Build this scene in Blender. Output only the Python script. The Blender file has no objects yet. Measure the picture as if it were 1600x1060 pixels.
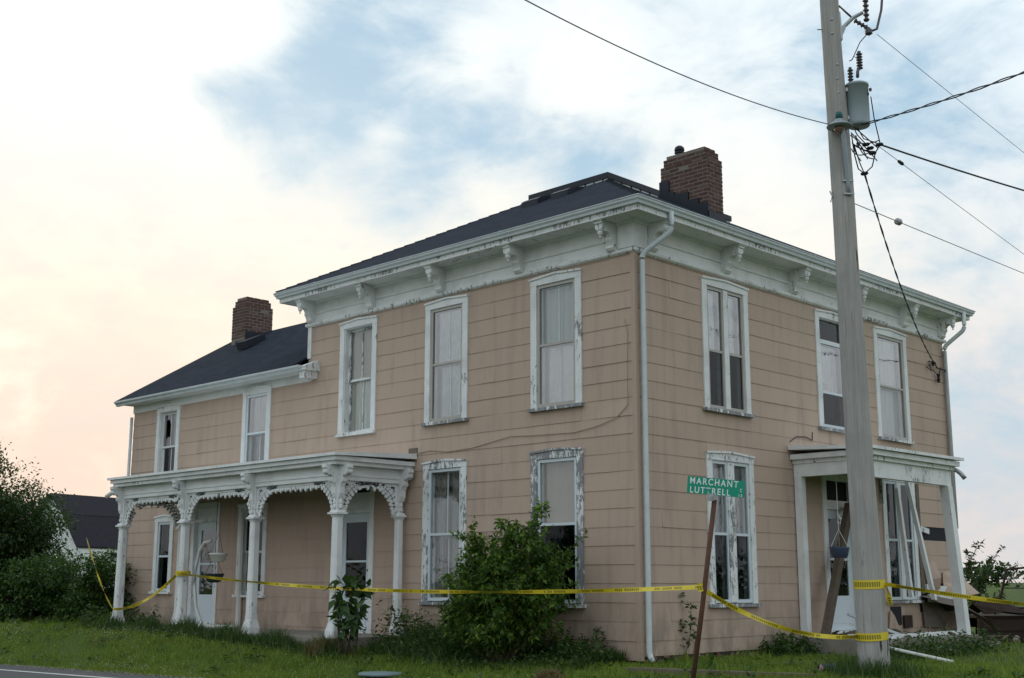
import bpy, bmesh, math, random
import numpy as np
from mathutils import Vector, Matrix

random.seed(7); rng = np.random.default_rng(7)
SC = bpy.context.scene
COL = SC.collection

# ------------------------------------------------------------------ camera
YAW, PITCH, ROLL = .7792, .1941, .0018
CAM = Vector((11.1106, -13.8031, 1.1118))
Fv = Vector((-math.sin(YAW)*math.cos(PITCH), math.cos(YAW)*math.cos(PITCH), math.sin(PITCH)))
Rv = Vector((math.cos(YAW), math.sin(YAW), 0)); Uv = Rv.cross(Fv)
R2 = Rv*math.cos(ROLL)+Uv*math.sin(ROLL); U2 = -Rv*math.sin(ROLL)+Uv*math.cos(ROLL)
cd = bpy.data.cameras.new('camera'); cam = bpy.data.objects.new('camera', cd); COL.objects.link(cam)
M = Matrix(((R2.x, U2.x, -Fv.x, CAM.x), (R2.y, U2.y, -Fv.y, CAM.y), (R2.z, U2.z, -Fv.z, CAM.z), (0, 0, 0, 1)))
cam.matrix_world = M
cd.sensor_width = 36; cd.lens = 36*1927.03/1600; cd.clip_end = 6000; cd.clip_start = .1
SC.camera = cam
SC.cycles.max_bounces = 7; SC.cycles.diffuse_bounces = 3; SC.cycles.glossy_bounces = 3; SC.cycles.transparent_max_bounces = 12; SC.cycles.caustics_reflective = False; SC.cycles.caustics_refractive = False

# ------------------------------------------------------------------ view, sun, sky
SC.view_settings.view_transform = 'Standard'; SC.view_settings.look = 'None'
SC.view_settings.exposure = 0.36; SC.view_settings.gamma = 1
SUN_AZ = Vector((-.915, .403, 0)); SUN_EL = math.radians(9)
sl = bpy.data.lights.new('sun', 'SUN'); sl.energy = .7; sl.angle = math.radians(14); sl.color = (1, .84, .66)
so = bpy.data.objects.new('sun', sl); COL.objects.link(so)
sdir = (SUN_AZ.normalized()*math.cos(SUN_EL)+Vector((0, 0, math.sin(SUN_EL)))).normalized()
so.rotation_euler = sdir.to_track_quat('Z', 'Y').to_euler(); so.location = (0, 0, 30)

W = bpy.data.worlds.new('World'); SC.world = W; W.use_nodes = True
W.cycles.sampling_method = 'MANUAL'; W.cycles.sample_map_resolution = 512
nt = W.node_tree; N = nt.nodes; L = nt.links; N.clear()
def wn(t, **k):
    n = N.new(t)
    for a, b in k.items(): setattr(n, a, b)
    return n
def wmath(op, a, b=None, c=None, clamp=False):
    n = wn('ShaderNodeMath', operation=op, use_clamp=clamp)
    for i, x in enumerate((a, b, c)):
        if x is None: continue
        if isinstance(x, (int, float)): n.inputs[i].default_value = x
        else: L.new(x, n.inputs[i])
    return n.outputs[0]
def wmap(x, a, b, c=0, d=1, smooth=True):
    n = wn('ShaderNodeMapRange', interpolation_type='SMOOTHSTEP' if smooth else 'LINEAR')
    L.new(x, n.inputs[0])
    for i, v in zip((1, 2, 3, 4), (a, b, c, d)): n.inputs[i].default_value = v
    return n.outputs[0]
def wmix(f, a, b):
    n = wn('ShaderNodeMix', data_type='RGBA')
    L.new(f, n.inputs[0])
    for i, x in ((6, a), (7, b)):
        if isinstance(x, tuple): n.inputs[i].default_value = (*x, 1)
        else: L.new(x, n.inputs[i])
    return n.outputs[2]
tc = wn('ShaderNodeTexCoord'); D = tc.outputs['Generated']
sep = wn('ShaderNodeSeparateXYZ'); L.new(D, sep.inputs[0])
mp = wn('ShaderNodeMapping'); mp.inputs['Scale'].default_value = (1, 1, 1.9); L.new(D, mp.inputs[0])
def wnoise(scale, detail, rough, dist=0., off=(0, 0, 0)):
    m = wn('ShaderNodeMapping'); m.inputs['Location'].default_value = off; L.new(mp.outputs[0], m.inputs[0])
    n = wn('ShaderNodeTexNoise'); n.inputs['Scale'].default_value = scale; n.inputs['Detail'].default_value = detail
    n.inputs['Roughness'].default_value = rough; n.inputs['Distortion'].default_value = dist
    L.new(m.outputs[0], n.inputs['Vector']); return n.outputs['Fac']
big = wnoise(3.2, 3, .5, .4, (3.1, 1.7, .4)); mid = wnoise(8, 8, .62, .5, (.3, 5.2, 2)); fine = wnoise(26, 5, .55, .0, (2, 2, 7))
# gaps of blue between the clouds: direction, angular radius, weight
GAPS = [((-0.7189, 0.5564, 0.4166), 0.0675, 0.38),
        ((-0.758, 0.5314, 0.3781), 0.0467, 0.3),
        ((-0.7495, 0.5704, 0.3359), 0.0778, 0.52),
        ((-0.7803, 0.5377, 0.3193), 0.0467, 0.34),
        ((-0.7009, 0.6291, 0.3361), 0.0675, 0.36),
        ((-0.6568, 0.6572, 0.3698), 0.0415, 0.34),
        ((-0.6464, 0.6252, 0.4374), 0.0571, 0.28),
        ((-0.7904, 0.4887, 0.3695), 0.0389, 0.62),
        ((-0.6921, 0.5723, 0.4399), 0.0571, 0.26),
        ((-0.6147, 0.7169, 0.329), 0.0389, 0.7),
        ((-0.648, 0.6923, 0.3175), 0.0311, 0.34),
        ((-0.7272, 0.6189, 0.2969), 0.0467, 0.42),
        ((-0.802, 0.4674, 0.3719), 0.0208, 0.3),
        ((-0.5034, 0.7561, 0.4182), 0.1142, 0.3),
        ((-0.5634, 0.7126, 0.418), 0.0623, 0.12),
        ((-0.3868, 0.8352, 0.391), 0.1142, 0.2),
        ((-0.4264, 0.8357, 0.3461), 0.083, 0.2),
        ((-0.3535, 0.8727, 0.3366), 0.083, 0.18),
        ((-0.3983, 0.8744, 0.2772), 0.0727, 0.16),
        ((-0.391, 0.916, 0.0897), 0.0986, 0.32),
        ((-0.4011, 0.904, 0.1478), 0.0727, 0.22),
        ((-0.6692, 0.6266, 0.3994), 0.0311, -0.5),
        ((-0.7279, 0.5916, 0.3467), 0.0208, -0.45),
        ((-0.702, 0.595, 0.3914), 0.0234, -0.35),
        ((-0.8168, 0.4144, 0.4014), 0.0934, -0.35),
        ((-0.8536, 0.4309, 0.2927), 0.1194, -0.45),
        ((-0.602, 0.6955, 0.3922), 0.0675, -0.4),
        ((-0.5213, 0.7781, 0.3505), 0.0571, -0.2),
        ((-0.7819, 0.4636, 0.4168), 0.0363, -0.35),
        ((-0.7514, 0.6139, 0.242), 0.1038, -0.35),
        ((-0.4953, 0.8236, 0.2763), 0.0623, -0.15),
        ((-0.7578, 0.5057, 0.4124), 0.0208, -0.2)]
acc = wmath('MULTIPLY', wmath('SUBTRACT', big, .52), .7)
for c, r, w in GAPS:
    v = wn('ShaderNodeVectorMath', operation='DISTANCE'); L.new(D, v.inputs[0])
    cc = Vector(c).normalized(); v.inputs[1].default_value = cc
    acc = wmath('ADD', acc, wmap(v.outputs['Value'], r*1.7, r*.0, 0, w))
acc = wmath('ADD', acc, wmath('MULTIPLY', wmath('SUBTRACT', mid, .5), 1.9))
acc = wmath('ADD', acc, wmath('MULTIPLY', wmath('SUBTRACT', fine, .5), .7))
gap = wmap(acc, -.12, .95)
# warm glow towards the sun's side and towards the horizon
sv = wn('ShaderNodeVectorMath', operation='DOT_PRODUCT'); L.new(D, sv.inputs[0]); sv.inputs[1].default_value = SUN_AZ.normalized()
warm = wmap(sv.outputs['Value'], .54, .93)
low = wmap(sep.outputs[2], .42, .17)
vlow = wmap(sep.outputs[2], .24, .06)
cloud = wmix(low, wmix(warm, (.70, .775, .825), (.88, .885, .84)), wmix(warm, (.70, .72, .74), (.85, .775, .635)))
cloud = wmix(vlow, cloud, wmix(warm, (.57, .55, .56), (.80, .62, .50)))
shade = wmap(wmath('ADD', wmath('MULTIPLY', mid, .6), wmath('MULTIPLY', fine, .4)), .36, .62)
cloud = wmix(wmath('MULTIPLY', wmath('SUBTRACT', 1, shade), .42), cloud, wmix(low, (.60, .70, .77), wmix(warm, (.56, .61, .67), (.72, .62, .57))))
sky = wn('ShaderNodeTexSky', sky_type='NISHITA'); sky.sun_disc = False
sky.sun_elevation = SUN_EL; sky.sun_rotation = math.atan2(SUN_AZ.x, SUN_AZ.y)
sky.air_density = 1.0; sky.dust_density = 1.2; sky.altitude = 100
skyc = wn('ShaderNodeMix', data_type='RGBA', blend_type='MULTIPLY'); skyc.inputs[0].default_value = 1
L.new(sky.outputs[0], skyc.inputs[6]); skyc.inputs[7].default_value = (.1, .1, .1, 1)
blue = wmix(wn('ShaderNodeValue').outputs[0], skyc.outputs[2], (.335, .505, .645))
N[-1].inputs[0].default_value = .8
for l in list(N[-1].inputs[0].links): L.remove(l)
blue = wmix(wmath('MULTIPLY', vlow, .55), blue, (.50, .55, .60))
out = wmix(gap, cloud, blue)
sc10 = wn('ShaderNodeMix', data_type='RGBA', blend_type='MULTIPLY'); sc10.inputs[0].default_value = 1
L.new(out, sc10.inputs[6]); sc10.inputs[7].default_value = (10, 10, 10, 1); sc10.clamp_result = False
bg = wn('ShaderNodeBackground'); bg.inputs[1].default_value = .1; L.new(sc10.outputs[2], bg.inputs[0])
wo = wn('ShaderNodeOutputWorld'); L.new(bg.outputs[0], wo.inputs[0])

# ------------------------------------------------------------------ materials
class NT:
    def __init__(s, name):
        s.m = bpy.data.materials.new(name); s.m.use_nodes = True; s.n = s.m.node_tree.nodes; s.l = s.m.node_tree.links
        s.b = s.n['Principled BSDF']; s.out = s.n['Material Output']
        s.tc = s.n.new('ShaderNodeTexCoord'); s.oi = s.n.new('ShaderNodeObjectInfo')
    def set(s, sock, x):
        if isinstance(x, bpy.types.NodeSocket): s.l.new(x, sock)
        elif isinstance(x, tuple) and len(x) == 3 and sock.type == 'RGBA': sock.default_value = (*x, 1)
        else: sock.default_value = x
    def coords(s, scale=(1, 1, 1), vary=True):
        m = s.n.new('ShaderNodeMapping'); s.l.new(s.tc.outputs['Object'], m.inputs[0]); m.inputs['Scale'].default_value = scale
        if vary:
            k = s.math('MULTIPLY', s.oi.outputs['Random'], 37.)
            c = s.n.new('ShaderNodeCombineXYZ')
            for i in range(3): s.l.new(k, c.inputs[i])
            s.l.new(c.outputs[0], m.inputs['Location'])
        return m.outputs[0]
    def noise(s, scale, detail=4, rough=.55, co=None, dist=0):
        n = s.n.new('ShaderNodeTexNoise'); n.inputs['Scale'].default_value = scale; n.inputs['Detail'].default_value = detail
        n.inputs['Roughness'].default_value = rough; n.inputs['Distortion'].default_value = dist
        s.l.new(co if co is not None else s.tc.outputs['Object'], n.inputs['Vector']); return n.outputs['Fac']
    def math(s, op, a, b=None, c=None):
        n = s.n.new('ShaderNodeMath'); n.operation = op
        for i, x in enumerate((a, b, c)):
            if x is not None: s.set(n.inputs[i], x)
        return n.outputs[0]
    def ramp(s, x, a, b, c=0., d=1.):
        n = s.n.new('ShaderNodeMapRange'); s.l.new(x, n.inputs[0]); n.interpolation_type = 'SMOOTHSTEP'
        for i, v in zip((1, 2, 3, 4), (a, b, c, d)): n.inputs[i].default_value = v
        return n.outputs[0]
    def mix(s, f, a, b, mode='MIX'):
        n = s.n.new('ShaderNodeMix'); n.data_type = 'RGBA'; n.blend_type = mode
        s.set(n.inputs[0], f); s.set(n.inputs[6], a); s.set(n.inputs[7], b); return n.outputs[2]
    def bump(s, h, strength=.3, dist=.01):
        n = s.n.new('ShaderNodeBump'); n.inputs['Strength'].default_value = strength; n.inputs['Distance'].default_value = dist
        s.l.new(h, n.inputs['Height']); s.l.new(n.outputs[0], s.b.inputs['Normal'])
    def col(s, c, rough=.7, spec=.3):
        s.set(s.b.inputs['Base Color'], c); s.set(s.b.inputs['Roughness'], rough); s.b.inputs['Specular IOR Level'].default_value = spec

def plain(name, c, rough=.6, metal=0., var=.12, scale=8, spec=.3):
    t = NT(name); f = t.noise(scale, 5, .6, t.coords())
    t.col(t.mix(f, tuple(x*(1-var) for x in c), tuple(min(1, x*(1+var)) for x in c)), rough, spec); t.b.inputs['Metallic'].default_value = metal
    t.bump(f, .15, .004); return t.m

def peel(name, amount, white=(.78, .80, .795), wood=(.16, .165, .17), stretch=(1, 1, .35)):
    t = NT(name); co = t.coords(stretch)
    a = t.noise(16, 8, .7, co, .3); b = t.noise(60, 6, .7, co)
    f = t.math('ADD', t.math('MULTIPLY', a, .72), t.math('MULTIPLY', b, .28))
    pt = t.noise(1.1, 3, .5, t.coords((1, 1, .6))); thr = t.math('ADD', t.math('MULTIPLY', t.math('SUBTRACT', pt, .5), .42), amount-.02)
    m = t.ramp(t.math('SUBTRACT', f, thr), 0, .03)                      # 1 = paint left
    dirt = t.noise(2.3, 5, .6, t.coords())
    w = t.mix(t.ramp(dirt, .40, .72, 0, .6), white, tuple(x*.70 for x in white))
    w = t.mix(t.ramp(b, .55, .75, 0, .25), w, (.42, .40, .34))
    g = t.mix(t.noise(40, 4, .6, t.coords((1, 1, .1))), wood, tuple(x*2.1 for x in wood))
    t.col(t.mix(m, g, w), .75, .2); t.bump(t.math('ADD', m, t.math('MULTIPLY', b, .4)), .5, .004); return t.m

WHITE = peel('white_paint', .33)
WORN = peel('white_paint_worn', .39)
ROUGH = peel('white_paint_flaking', .45)
BARE = peel('white_paint_mostly_gone', .53)
ALU = plain('white_aluminium', (.56, .62, .64), .45, 0, .22, 5, .4)
STORM = plain('grey_storm_frame', (.40, .38, .34), .4, 0, .1, 5, .5)
STORMW = plain('white_storm_frame', (.62, .70, .74), .4, 0, .07, 5, .5)

def siding():
    t = NT('tan_siding'); r = t.oi.outputs['Random']
    base = t.mix(r, (.462, .350, .278), (.500, .382, .306))
    co = t.coords((1, 1, .12), False); st = t.noise(5, 6, .62, co)
    base = t.mix(t.ramp(st, .45, .75, 0, .55), base, (.31, .255, .21))
    bl = t.noise(.9, 5, .6, t.coords((1, 1, 1), False)); base = t.mix(t.ramp(bl, .35, .7, 0, .4), base, (.52, .40, .305))
    sp = t.noise(55, 3, .7, t.coords()); base = t.mix(t.ramp(sp, .66, .73, 0, .7), base, (.15, .13, .11))
    sep = t.n.new('ShaderNodeSeparateXYZ'); t.l.new(t.tc.outputs['Object'], sep.inputs[0])
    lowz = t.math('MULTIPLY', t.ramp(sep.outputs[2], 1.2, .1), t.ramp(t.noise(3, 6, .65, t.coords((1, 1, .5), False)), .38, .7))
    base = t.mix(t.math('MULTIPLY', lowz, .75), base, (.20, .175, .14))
    dr = t.noise(2.2, 6, .6, t.coords((1, 1, .06), False)); base = t.mix(t.ramp(dr, .60, .74, 0, .4), base, (.27, .215, .165))
    pk = t.noise(.6, 2, .5, t.coords((1, 1, 1), False)); base = t.mix(t.ramp(pk, .55, .75, 0, .35), base, (.48, .345, .26))
    t.col(base, .72, .25); t.bump(t.math('ADD', t.noise(18, 5, .6), t.math('MULTIPLY', st, .6)), .22, .006); return t.m
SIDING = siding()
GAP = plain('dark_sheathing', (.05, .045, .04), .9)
TARP = plain('black_felt', (.018, .02, .024), .8)
DARK = plain('dark_interior', (.035, .035, .04), .9)
def shingles():
    t = NT('dark_roof_shingles'); sep = t.n.new('ShaderNodeSeparateXYZ'); t.l.new(t.tc.outputs['Object'], sep.inputs[0])
    zz = t.math('FRACT', t.math('MULTIPLY', sep.outputs[2], 1/.068)); row = t.math('FLOOR', t.math('MULTIPLY', sep.outputs[2], 1/.068))
    c = t.n.new('ShaderNodeCombineXYZ'); t.l.new(t.math('MULTIPLY', t.math('ADD', sep.outputs[0], sep.outputs[1]), 4.), c.inputs[0]); t.l.new(t.math('MULTIPLY', row, 7.3), c.inputs[1])
    v = t.n.new('ShaderNodeTexWhiteNoise'); v.noise_dimensions = '2D'
    fl = t.n.new('ShaderNodeVectorMath'); fl.operation = 'FLOOR'; t.l.new(c.outputs[0], fl.inputs[0]); t.l.new(fl.outputs[0], v.inputs[0])
    base = t.mix(v.outputs[0], (.021, .027, .041), (.031, .038, .054))
    base = t.mix(t.ramp(t.noise(1.4, 5, .6), .4, .7, 0, .3), base, (.040, .046, .060))
    base = t.mix(t.ramp(zz, .12, .0, 0, .7), base, (.008, .009, .012))
    t.col(base, .95, .06); t.bump(t.math('ADD', t.math('MULTIPLY', zz, -.6), t.noise(120, 2, .6)), .5, .01); return t.m
SHING = shingles()
FLASH = plain('dark_flashing', (.018, .023, .034), .45, .3)
def brickm():
    t = NT('red_brick'); r = t.oi.outputs['Random']
    cr = t.n.new('ShaderNodeValToRGB'); t.l.new(r, cr.inputs[0]); e = cr.color_ramp.elements
    e[0].position = 0; e[0].color = (.085, .042, .036, 1); e[1].position = 1; e[1].color = (.16, .115, .10, 1)
    for p, c in ((.3, (.105, .056, .047, 1)), (.55, (.125, .068, .056, 1)), (.8, (.085, .053, .045, 1))):
        x = e.new(p); x.color = c
    n = t.noise(18, 5, .7, t.coords()); base = t.mix(t.ramp(n, .5, .75, 0, .7), cr.outputs[0], (.20, .16, .14))
    base = t.mix(t.ramp(t.noise(9, 3, .6, t.coords()), .58, .7, 0, .6), base, (.05, .04, .04))
    t.col(base, .9, .15); t.bump(n, .5, .008); return t.m
BRICK = brickm(); MORTAR = plain('grey_mortar', (.20, .175, .155), .95, 0, .4, 30)
def glassm(name, tint=(.95, .97, .97), refl=.065):
    t = NT(name); tr = t.n.new('ShaderNodeBsdfTransparent'); gl = t.n.new('ShaderNodeBsdfGlossy'); mx = t.n.new('ShaderNodeMixShader')
    t.set(tr.inputs[0], tint); gl.inputs[1].default_value = .015
    fr = t.n.new('ShaderNodeLayerWeight'); fr.inputs[0].default_value = .5
    wv = t.noise(3.1, 3, .5, t.coords()); bp = t.n.new('ShaderNodeBump'); bp.inputs[0].default_value = .3; bp.inputs[1].default_value = .03; t.l.new(wv, bp.inputs['Height']); t.l.new(bp.outputs[0], gl.inputs['Normal'])
    f = t.math('ADD', t.math('MULTIPLY', t.math('POWER', fr.outputs['Facing'], 4.), .9), refl); t.l.new(f, mx.inputs[0]); t.l.new(tr.outputs[0], mx.inputs[1]); t.l.new(gl.outputs[0], mx.inputs[2])
    t.l.new(mx.outputs[0], t.out.inputs[0]); t.n.remove(t.b); return t.m
GLASS = glassm('old_window_glass'); GLASSR = glassm('storm_window_glass', (.93, .95, .95), .18); GLASSD = glassm('dirty_glass', (.55, .59, .6), .015)
def cloth(name, c, tr=.35):
    t = NT(name); f = t.noise(3, 5, .6, t.coords((1, 1, .3))); t.col(t.mix(f, tuple(x*.8 for x in c), c), .9, .1)
    tl = t.n.new('ShaderNodeBsdfTranslucent'); t.set(tl.inputs[0], c); mx = t.n.new('ShaderNodeMixShader'); mx.inputs[0].default_value = tr
    t.l.new(t.b.outputs[0], mx.inputs[1]); t.l.new(tl.outputs[0], mx.inputs[2]); t.l.new(mx.outputs[0], t.out.inputs[0]); return t.m
CWHITE = cloth('white_curtain', (.80, .84, .80)); CCREAM = cloth('cream_curtain', (.72, .67, .58)); CGREY = cloth('grey_curtain', (.42, .45, .48)); CPAPER = cloth('brown_paper_blind', (.62, .49, .38), .1)
CDARK = cloth('dark_curtain', (.12, .115, .11)); CLACE = cloth('old_lace_curtain', (.45, .38, .32))
CONC = plain('weathered_concrete', (.26, .24, .205), .95, 0, .35, 6)
def leafm(name, a, b, c, tr=.3):
    t = NT(name); g = t.n.new('ShaderNodeNewGeometry'); cr = t.n.new('ShaderNodeValToRGB'); t.l.new(g.outputs['Random Per Island'], cr.inputs[0]); e = cr.color_ramp.elements
    e[0].position = .1; e[0].color = (*a, 1); e[1].position = 1; e[1].color = (*c, 1); x = e.new(.6); x.color = (*b, 1)
    f = t.ramp(t.noise(1.1, 3, .6), .35, .65); colr = t.mix(f, t.mix(.4, cr.outputs[0], a), cr.outputs[0])
    t.col(colr, .55, .3); tl = t.n.new('ShaderNodeBsdfTranslucent'); t.l.new(t.mix(1., colr, (1.3, 1.5, .6), 'MULTIPLY'), tl.inputs[0])
    mx = t.n.new('ShaderNodeMixShader'); mx.inputs[0].default_value = tr; t.l.new(t.b.outputs[0], mx.inputs[1]); t.l.new(tl.outputs[0], mx.inputs[2]); t.l.new(mx.outputs[0], t.out.inputs[0]); return t.m
LEAF1 = leafm('shrub_leaf', (.038, .088, .016), (.078, .155, .024), (.19, .275, .036))
LEAF2 = leafm('tree_leaf', (.020, .045, .015), (.038, .075, .022), (.075, .115, .03))
LEAF3 = leafm('hedge_leaf', (.022, .055, .014), (.045, .10, .02), (.10, .17, .028))
WEED = leafm('weed_leaf', (.030, .068, .018), (.060, .11, .028), (.12, .17, .045))
POKE = leafm('broad_leaf', (.030, .065, .022), (.05, .10, .03), (.08, .14, .04))
DRY = leafm('dry_grass', (.16, .11, .055), (.24, .17, .09), (.32, .24, .13), .15)
def grassm():
    t = NT('lawn_blade'); g = t.n.new('ShaderNodeNewGeometry'); cr = t.n.new('ShaderNodeValToRGB'); t.l.new(g.outputs['Random Per Island'], cr.inputs[0]); e = cr.color_ramp.elements
    e[0].position = 0; e[0].color = (.08, .155, .022, 1); e[1].position = 1; e[1].color = (.30, .34, .07, 1); x = e.new(.55); x.color = (.155, .25, .03, 1); x = e.new(.93); x.color = (.21, .28, .04, 1)
    f = t.ramp(t.noise(.55, 4, .6), .42, .66); c = t.mix(t.math('MULTIPLY', f, .75), cr.outputs[0], (.21, .28, .035))
    f2 = t.ramp(t.noise(.9, 4, .6, t.coords((1.3, 1, 1), False)), .58, .75); c = t.mix(t.math('MULTIPLY', f2, .5), c, (.16, .125, .055))
    t.col(c, .6, .25); tl = t.n.new('ShaderNodeBsdfTranslucent'); t.l.new(c, tl.inputs[0]); mx = t.n.new('ShaderNodeMixShader'); mx.inputs[0].default_value = .3
    t.l.new(t.b.outputs[0], mx.inputs[1]); t.l.new(tl.outputs[0], mx.inputs[2]); t.l.new(mx.outputs[0], t.out.inputs[0]); return t.m
GRASS = grassm()
def groundm():
    t = NT('ground_soil_and_turf'); f = t.noise(.5, 6, .6); g = t.noise(7, 6, .7)
    c = t.mix(f, (.045, .085, .016), (.085, .12, .028)); c = t.mix(t.ramp(g, .5, .72, 0, .6), c, (.12, .095, .055)); t.col(c, .95, .1); t.bump(g, .6, .05); return t.m
GROUND = groundm()
def asphalt():
    t = NT('asphalt'); f = t.noise(70, 4, .7); g = t.noise(1.3, 5, .6); c = t.mix(f, (.055, .057, .062), (.115, .118, .125)); c = t.mix(t.ramp(g, .4, .7, 0, .5), c, (.05, .05, .054)); t.col(c, .85, .3); t.bump(f, .4, .01); return t.m
ASPH = asphalt(); LINE = peel('road_paint', .36, (.62, .62, .60), (.1, .1, .1), (1, 1, 1))
def polem():
    t = NT('weathered_pole_wood'); co = t.coords((14, 14, .5), False); f = t.noise(2.2, 8, .7, co, .4); g = t.noise(1.2, 5, .6)
    c = t.mix(t.ramp(f, .2, .8), (.27, .262, .245), (.47, .455, .43)); ck = t.noise(3.5, 5, .6, t.coords((22, 22, .35), False), .2); c = t.mix(t.ramp(ck, .64, .70, 0, .8), c, (.09, .08, .07)); c = t.mix(t.ramp(g, .40, .66, 0, .7), c, (.29, .295, .285))
    k = t.noise(9, 3, .6, t.coords((1, 1, .12), False)); c = t.mix(t.ramp(k, .66, .72), c, (.06, .05, .045)); t.col(c, .9, .15); t.bump(f, .7, .012); return t.m
POLE = polem()
OLDBACK = plain('back_of_siding', (.15, .125, .105), .9, 0, .4, 9); OLDWOOD = plain('old_brown_timber', (.115, .088, .066), .9, 0, .5, 14); GREYWOOD = plain('grey_board', (.15, .125, .095), .95, 0, .35, 12)
RUST = plain('rusty_steel', (.040, .026, .020), .85, .1, .5, 9); RUSTP = plain('rusty_post', (.12, .062, .042), .75, .2, .45, 12)
STEEL = plain('galvanised_steel', (.36, .38, .39), .4, .7, .15, 12); BLACK = plain('black_cable', (.012, .012, .015), .5); GREYW = plain('bare_wire', (.17, .18, .20), .5, .3)
TRAFO = plain('grey_transformer_paint', (.31, .37, .395), .45, 0, .1, 4, .4); PORC = plain('brown_porcelain', (.05, .045, .055), .3, 0, .2, 5, .6); TEAL = plain('dark_teal_cap', (.02, .10, .10), .4)
LAMPG = plain('lamp_grey', (.28, .33, .36), .4, .2); BULB = plain('lamp_glass', (.22, .14, .11), .2)
SIGNG = plain('sign_green', (.0, .28, .175), .45, 0, .07, 20, .4); SIGNW = plain('sign_white', (.72, .80, .78), .5, 0, .05)
def tapem():
    t = NT('yellow_barrier_tape'); u = t.tc.outputs['UV']; sp = t.n.new('ShaderNodeSeparateXYZ'); t.l.new(u, sp.inputs[0])
    # blocks of black print along the middle of the tape
    k = t.math('FRACT', t.math('MULTIPLY', sp.outputs[0], 1/.62)); on = t.math('MULTIPLY', t.math('GREATER_THAN', k, .18), t.math('LESS_THAN', k, .86))
    cell = t.math('FLOOR', t.math('MULTIPLY', sp.outputs[0], 1/.03)); wnz = t.n.new('ShaderNodeTexWhiteNoise'); wnz.noise_dimensions = '1D'; t.l.new(cell, wnz.inputs['W'])
    let = t.math('LESS_THAN', t.math('FRACT', t.math('MULTIPLY', sp.outputs[0], 1/.03)), .72); let = t.math('MULTIPLY', let, t.math('GREATER_THAN', wnz.outputs[0], .12))
    band = t.math('MULTIPLY', t.math('GREATER_THAN', sp.outputs[1], .22), t.math('LESS_THAN', sp.outputs[1], .78))
    m = t.math('MULTIPLY', t.math('MULTIPLY', on, let), band)
    t.col(t.mix(t.math('MULTIPLY', m, .7), t.mix(t.noise(4, 3, .5), (.62, .47, .012), (.74, .60, .05)), (.03, .025, .01)), .4, .4); return t.m
TAPE = tapem()
PLASW = plain('white_plastic', (.70, .72, .68), .5); PLASD = plain('dark_green_plastic', (.03, .045, .045), .5); PLASB = plain('blue_plastic', (.06, .085, .15), .5); PLASBG = plain('blue_grey_lid', (.17, .24, .25), .6)
PINK = plain('pink_label', (.6, .22, .38), .6); FLOWER = plain('clover_white', (.5, .49, .40), .9); BARK = plain('bark', (.075, .055, .04), .95, 0, .4, 20)
BARNROOF = plain('dark_barn_shingle', (.022, .020, .028), .9, 0, .5, 5); BARNW = peel('barn_white', .40)
ORANGE = plain('orange_fruit', (.6, .2, .05), .6); RUBBER = plain('tyre_rubber', (.015, .015, .015), .8); RUBBLE = plain('foundation_stone', (.16, .085, .065), .95, 0, .5, 7)
DOORW = plain('white_door_paint', (.62, .70, .74), .5, 0, .06, 3)

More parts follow.
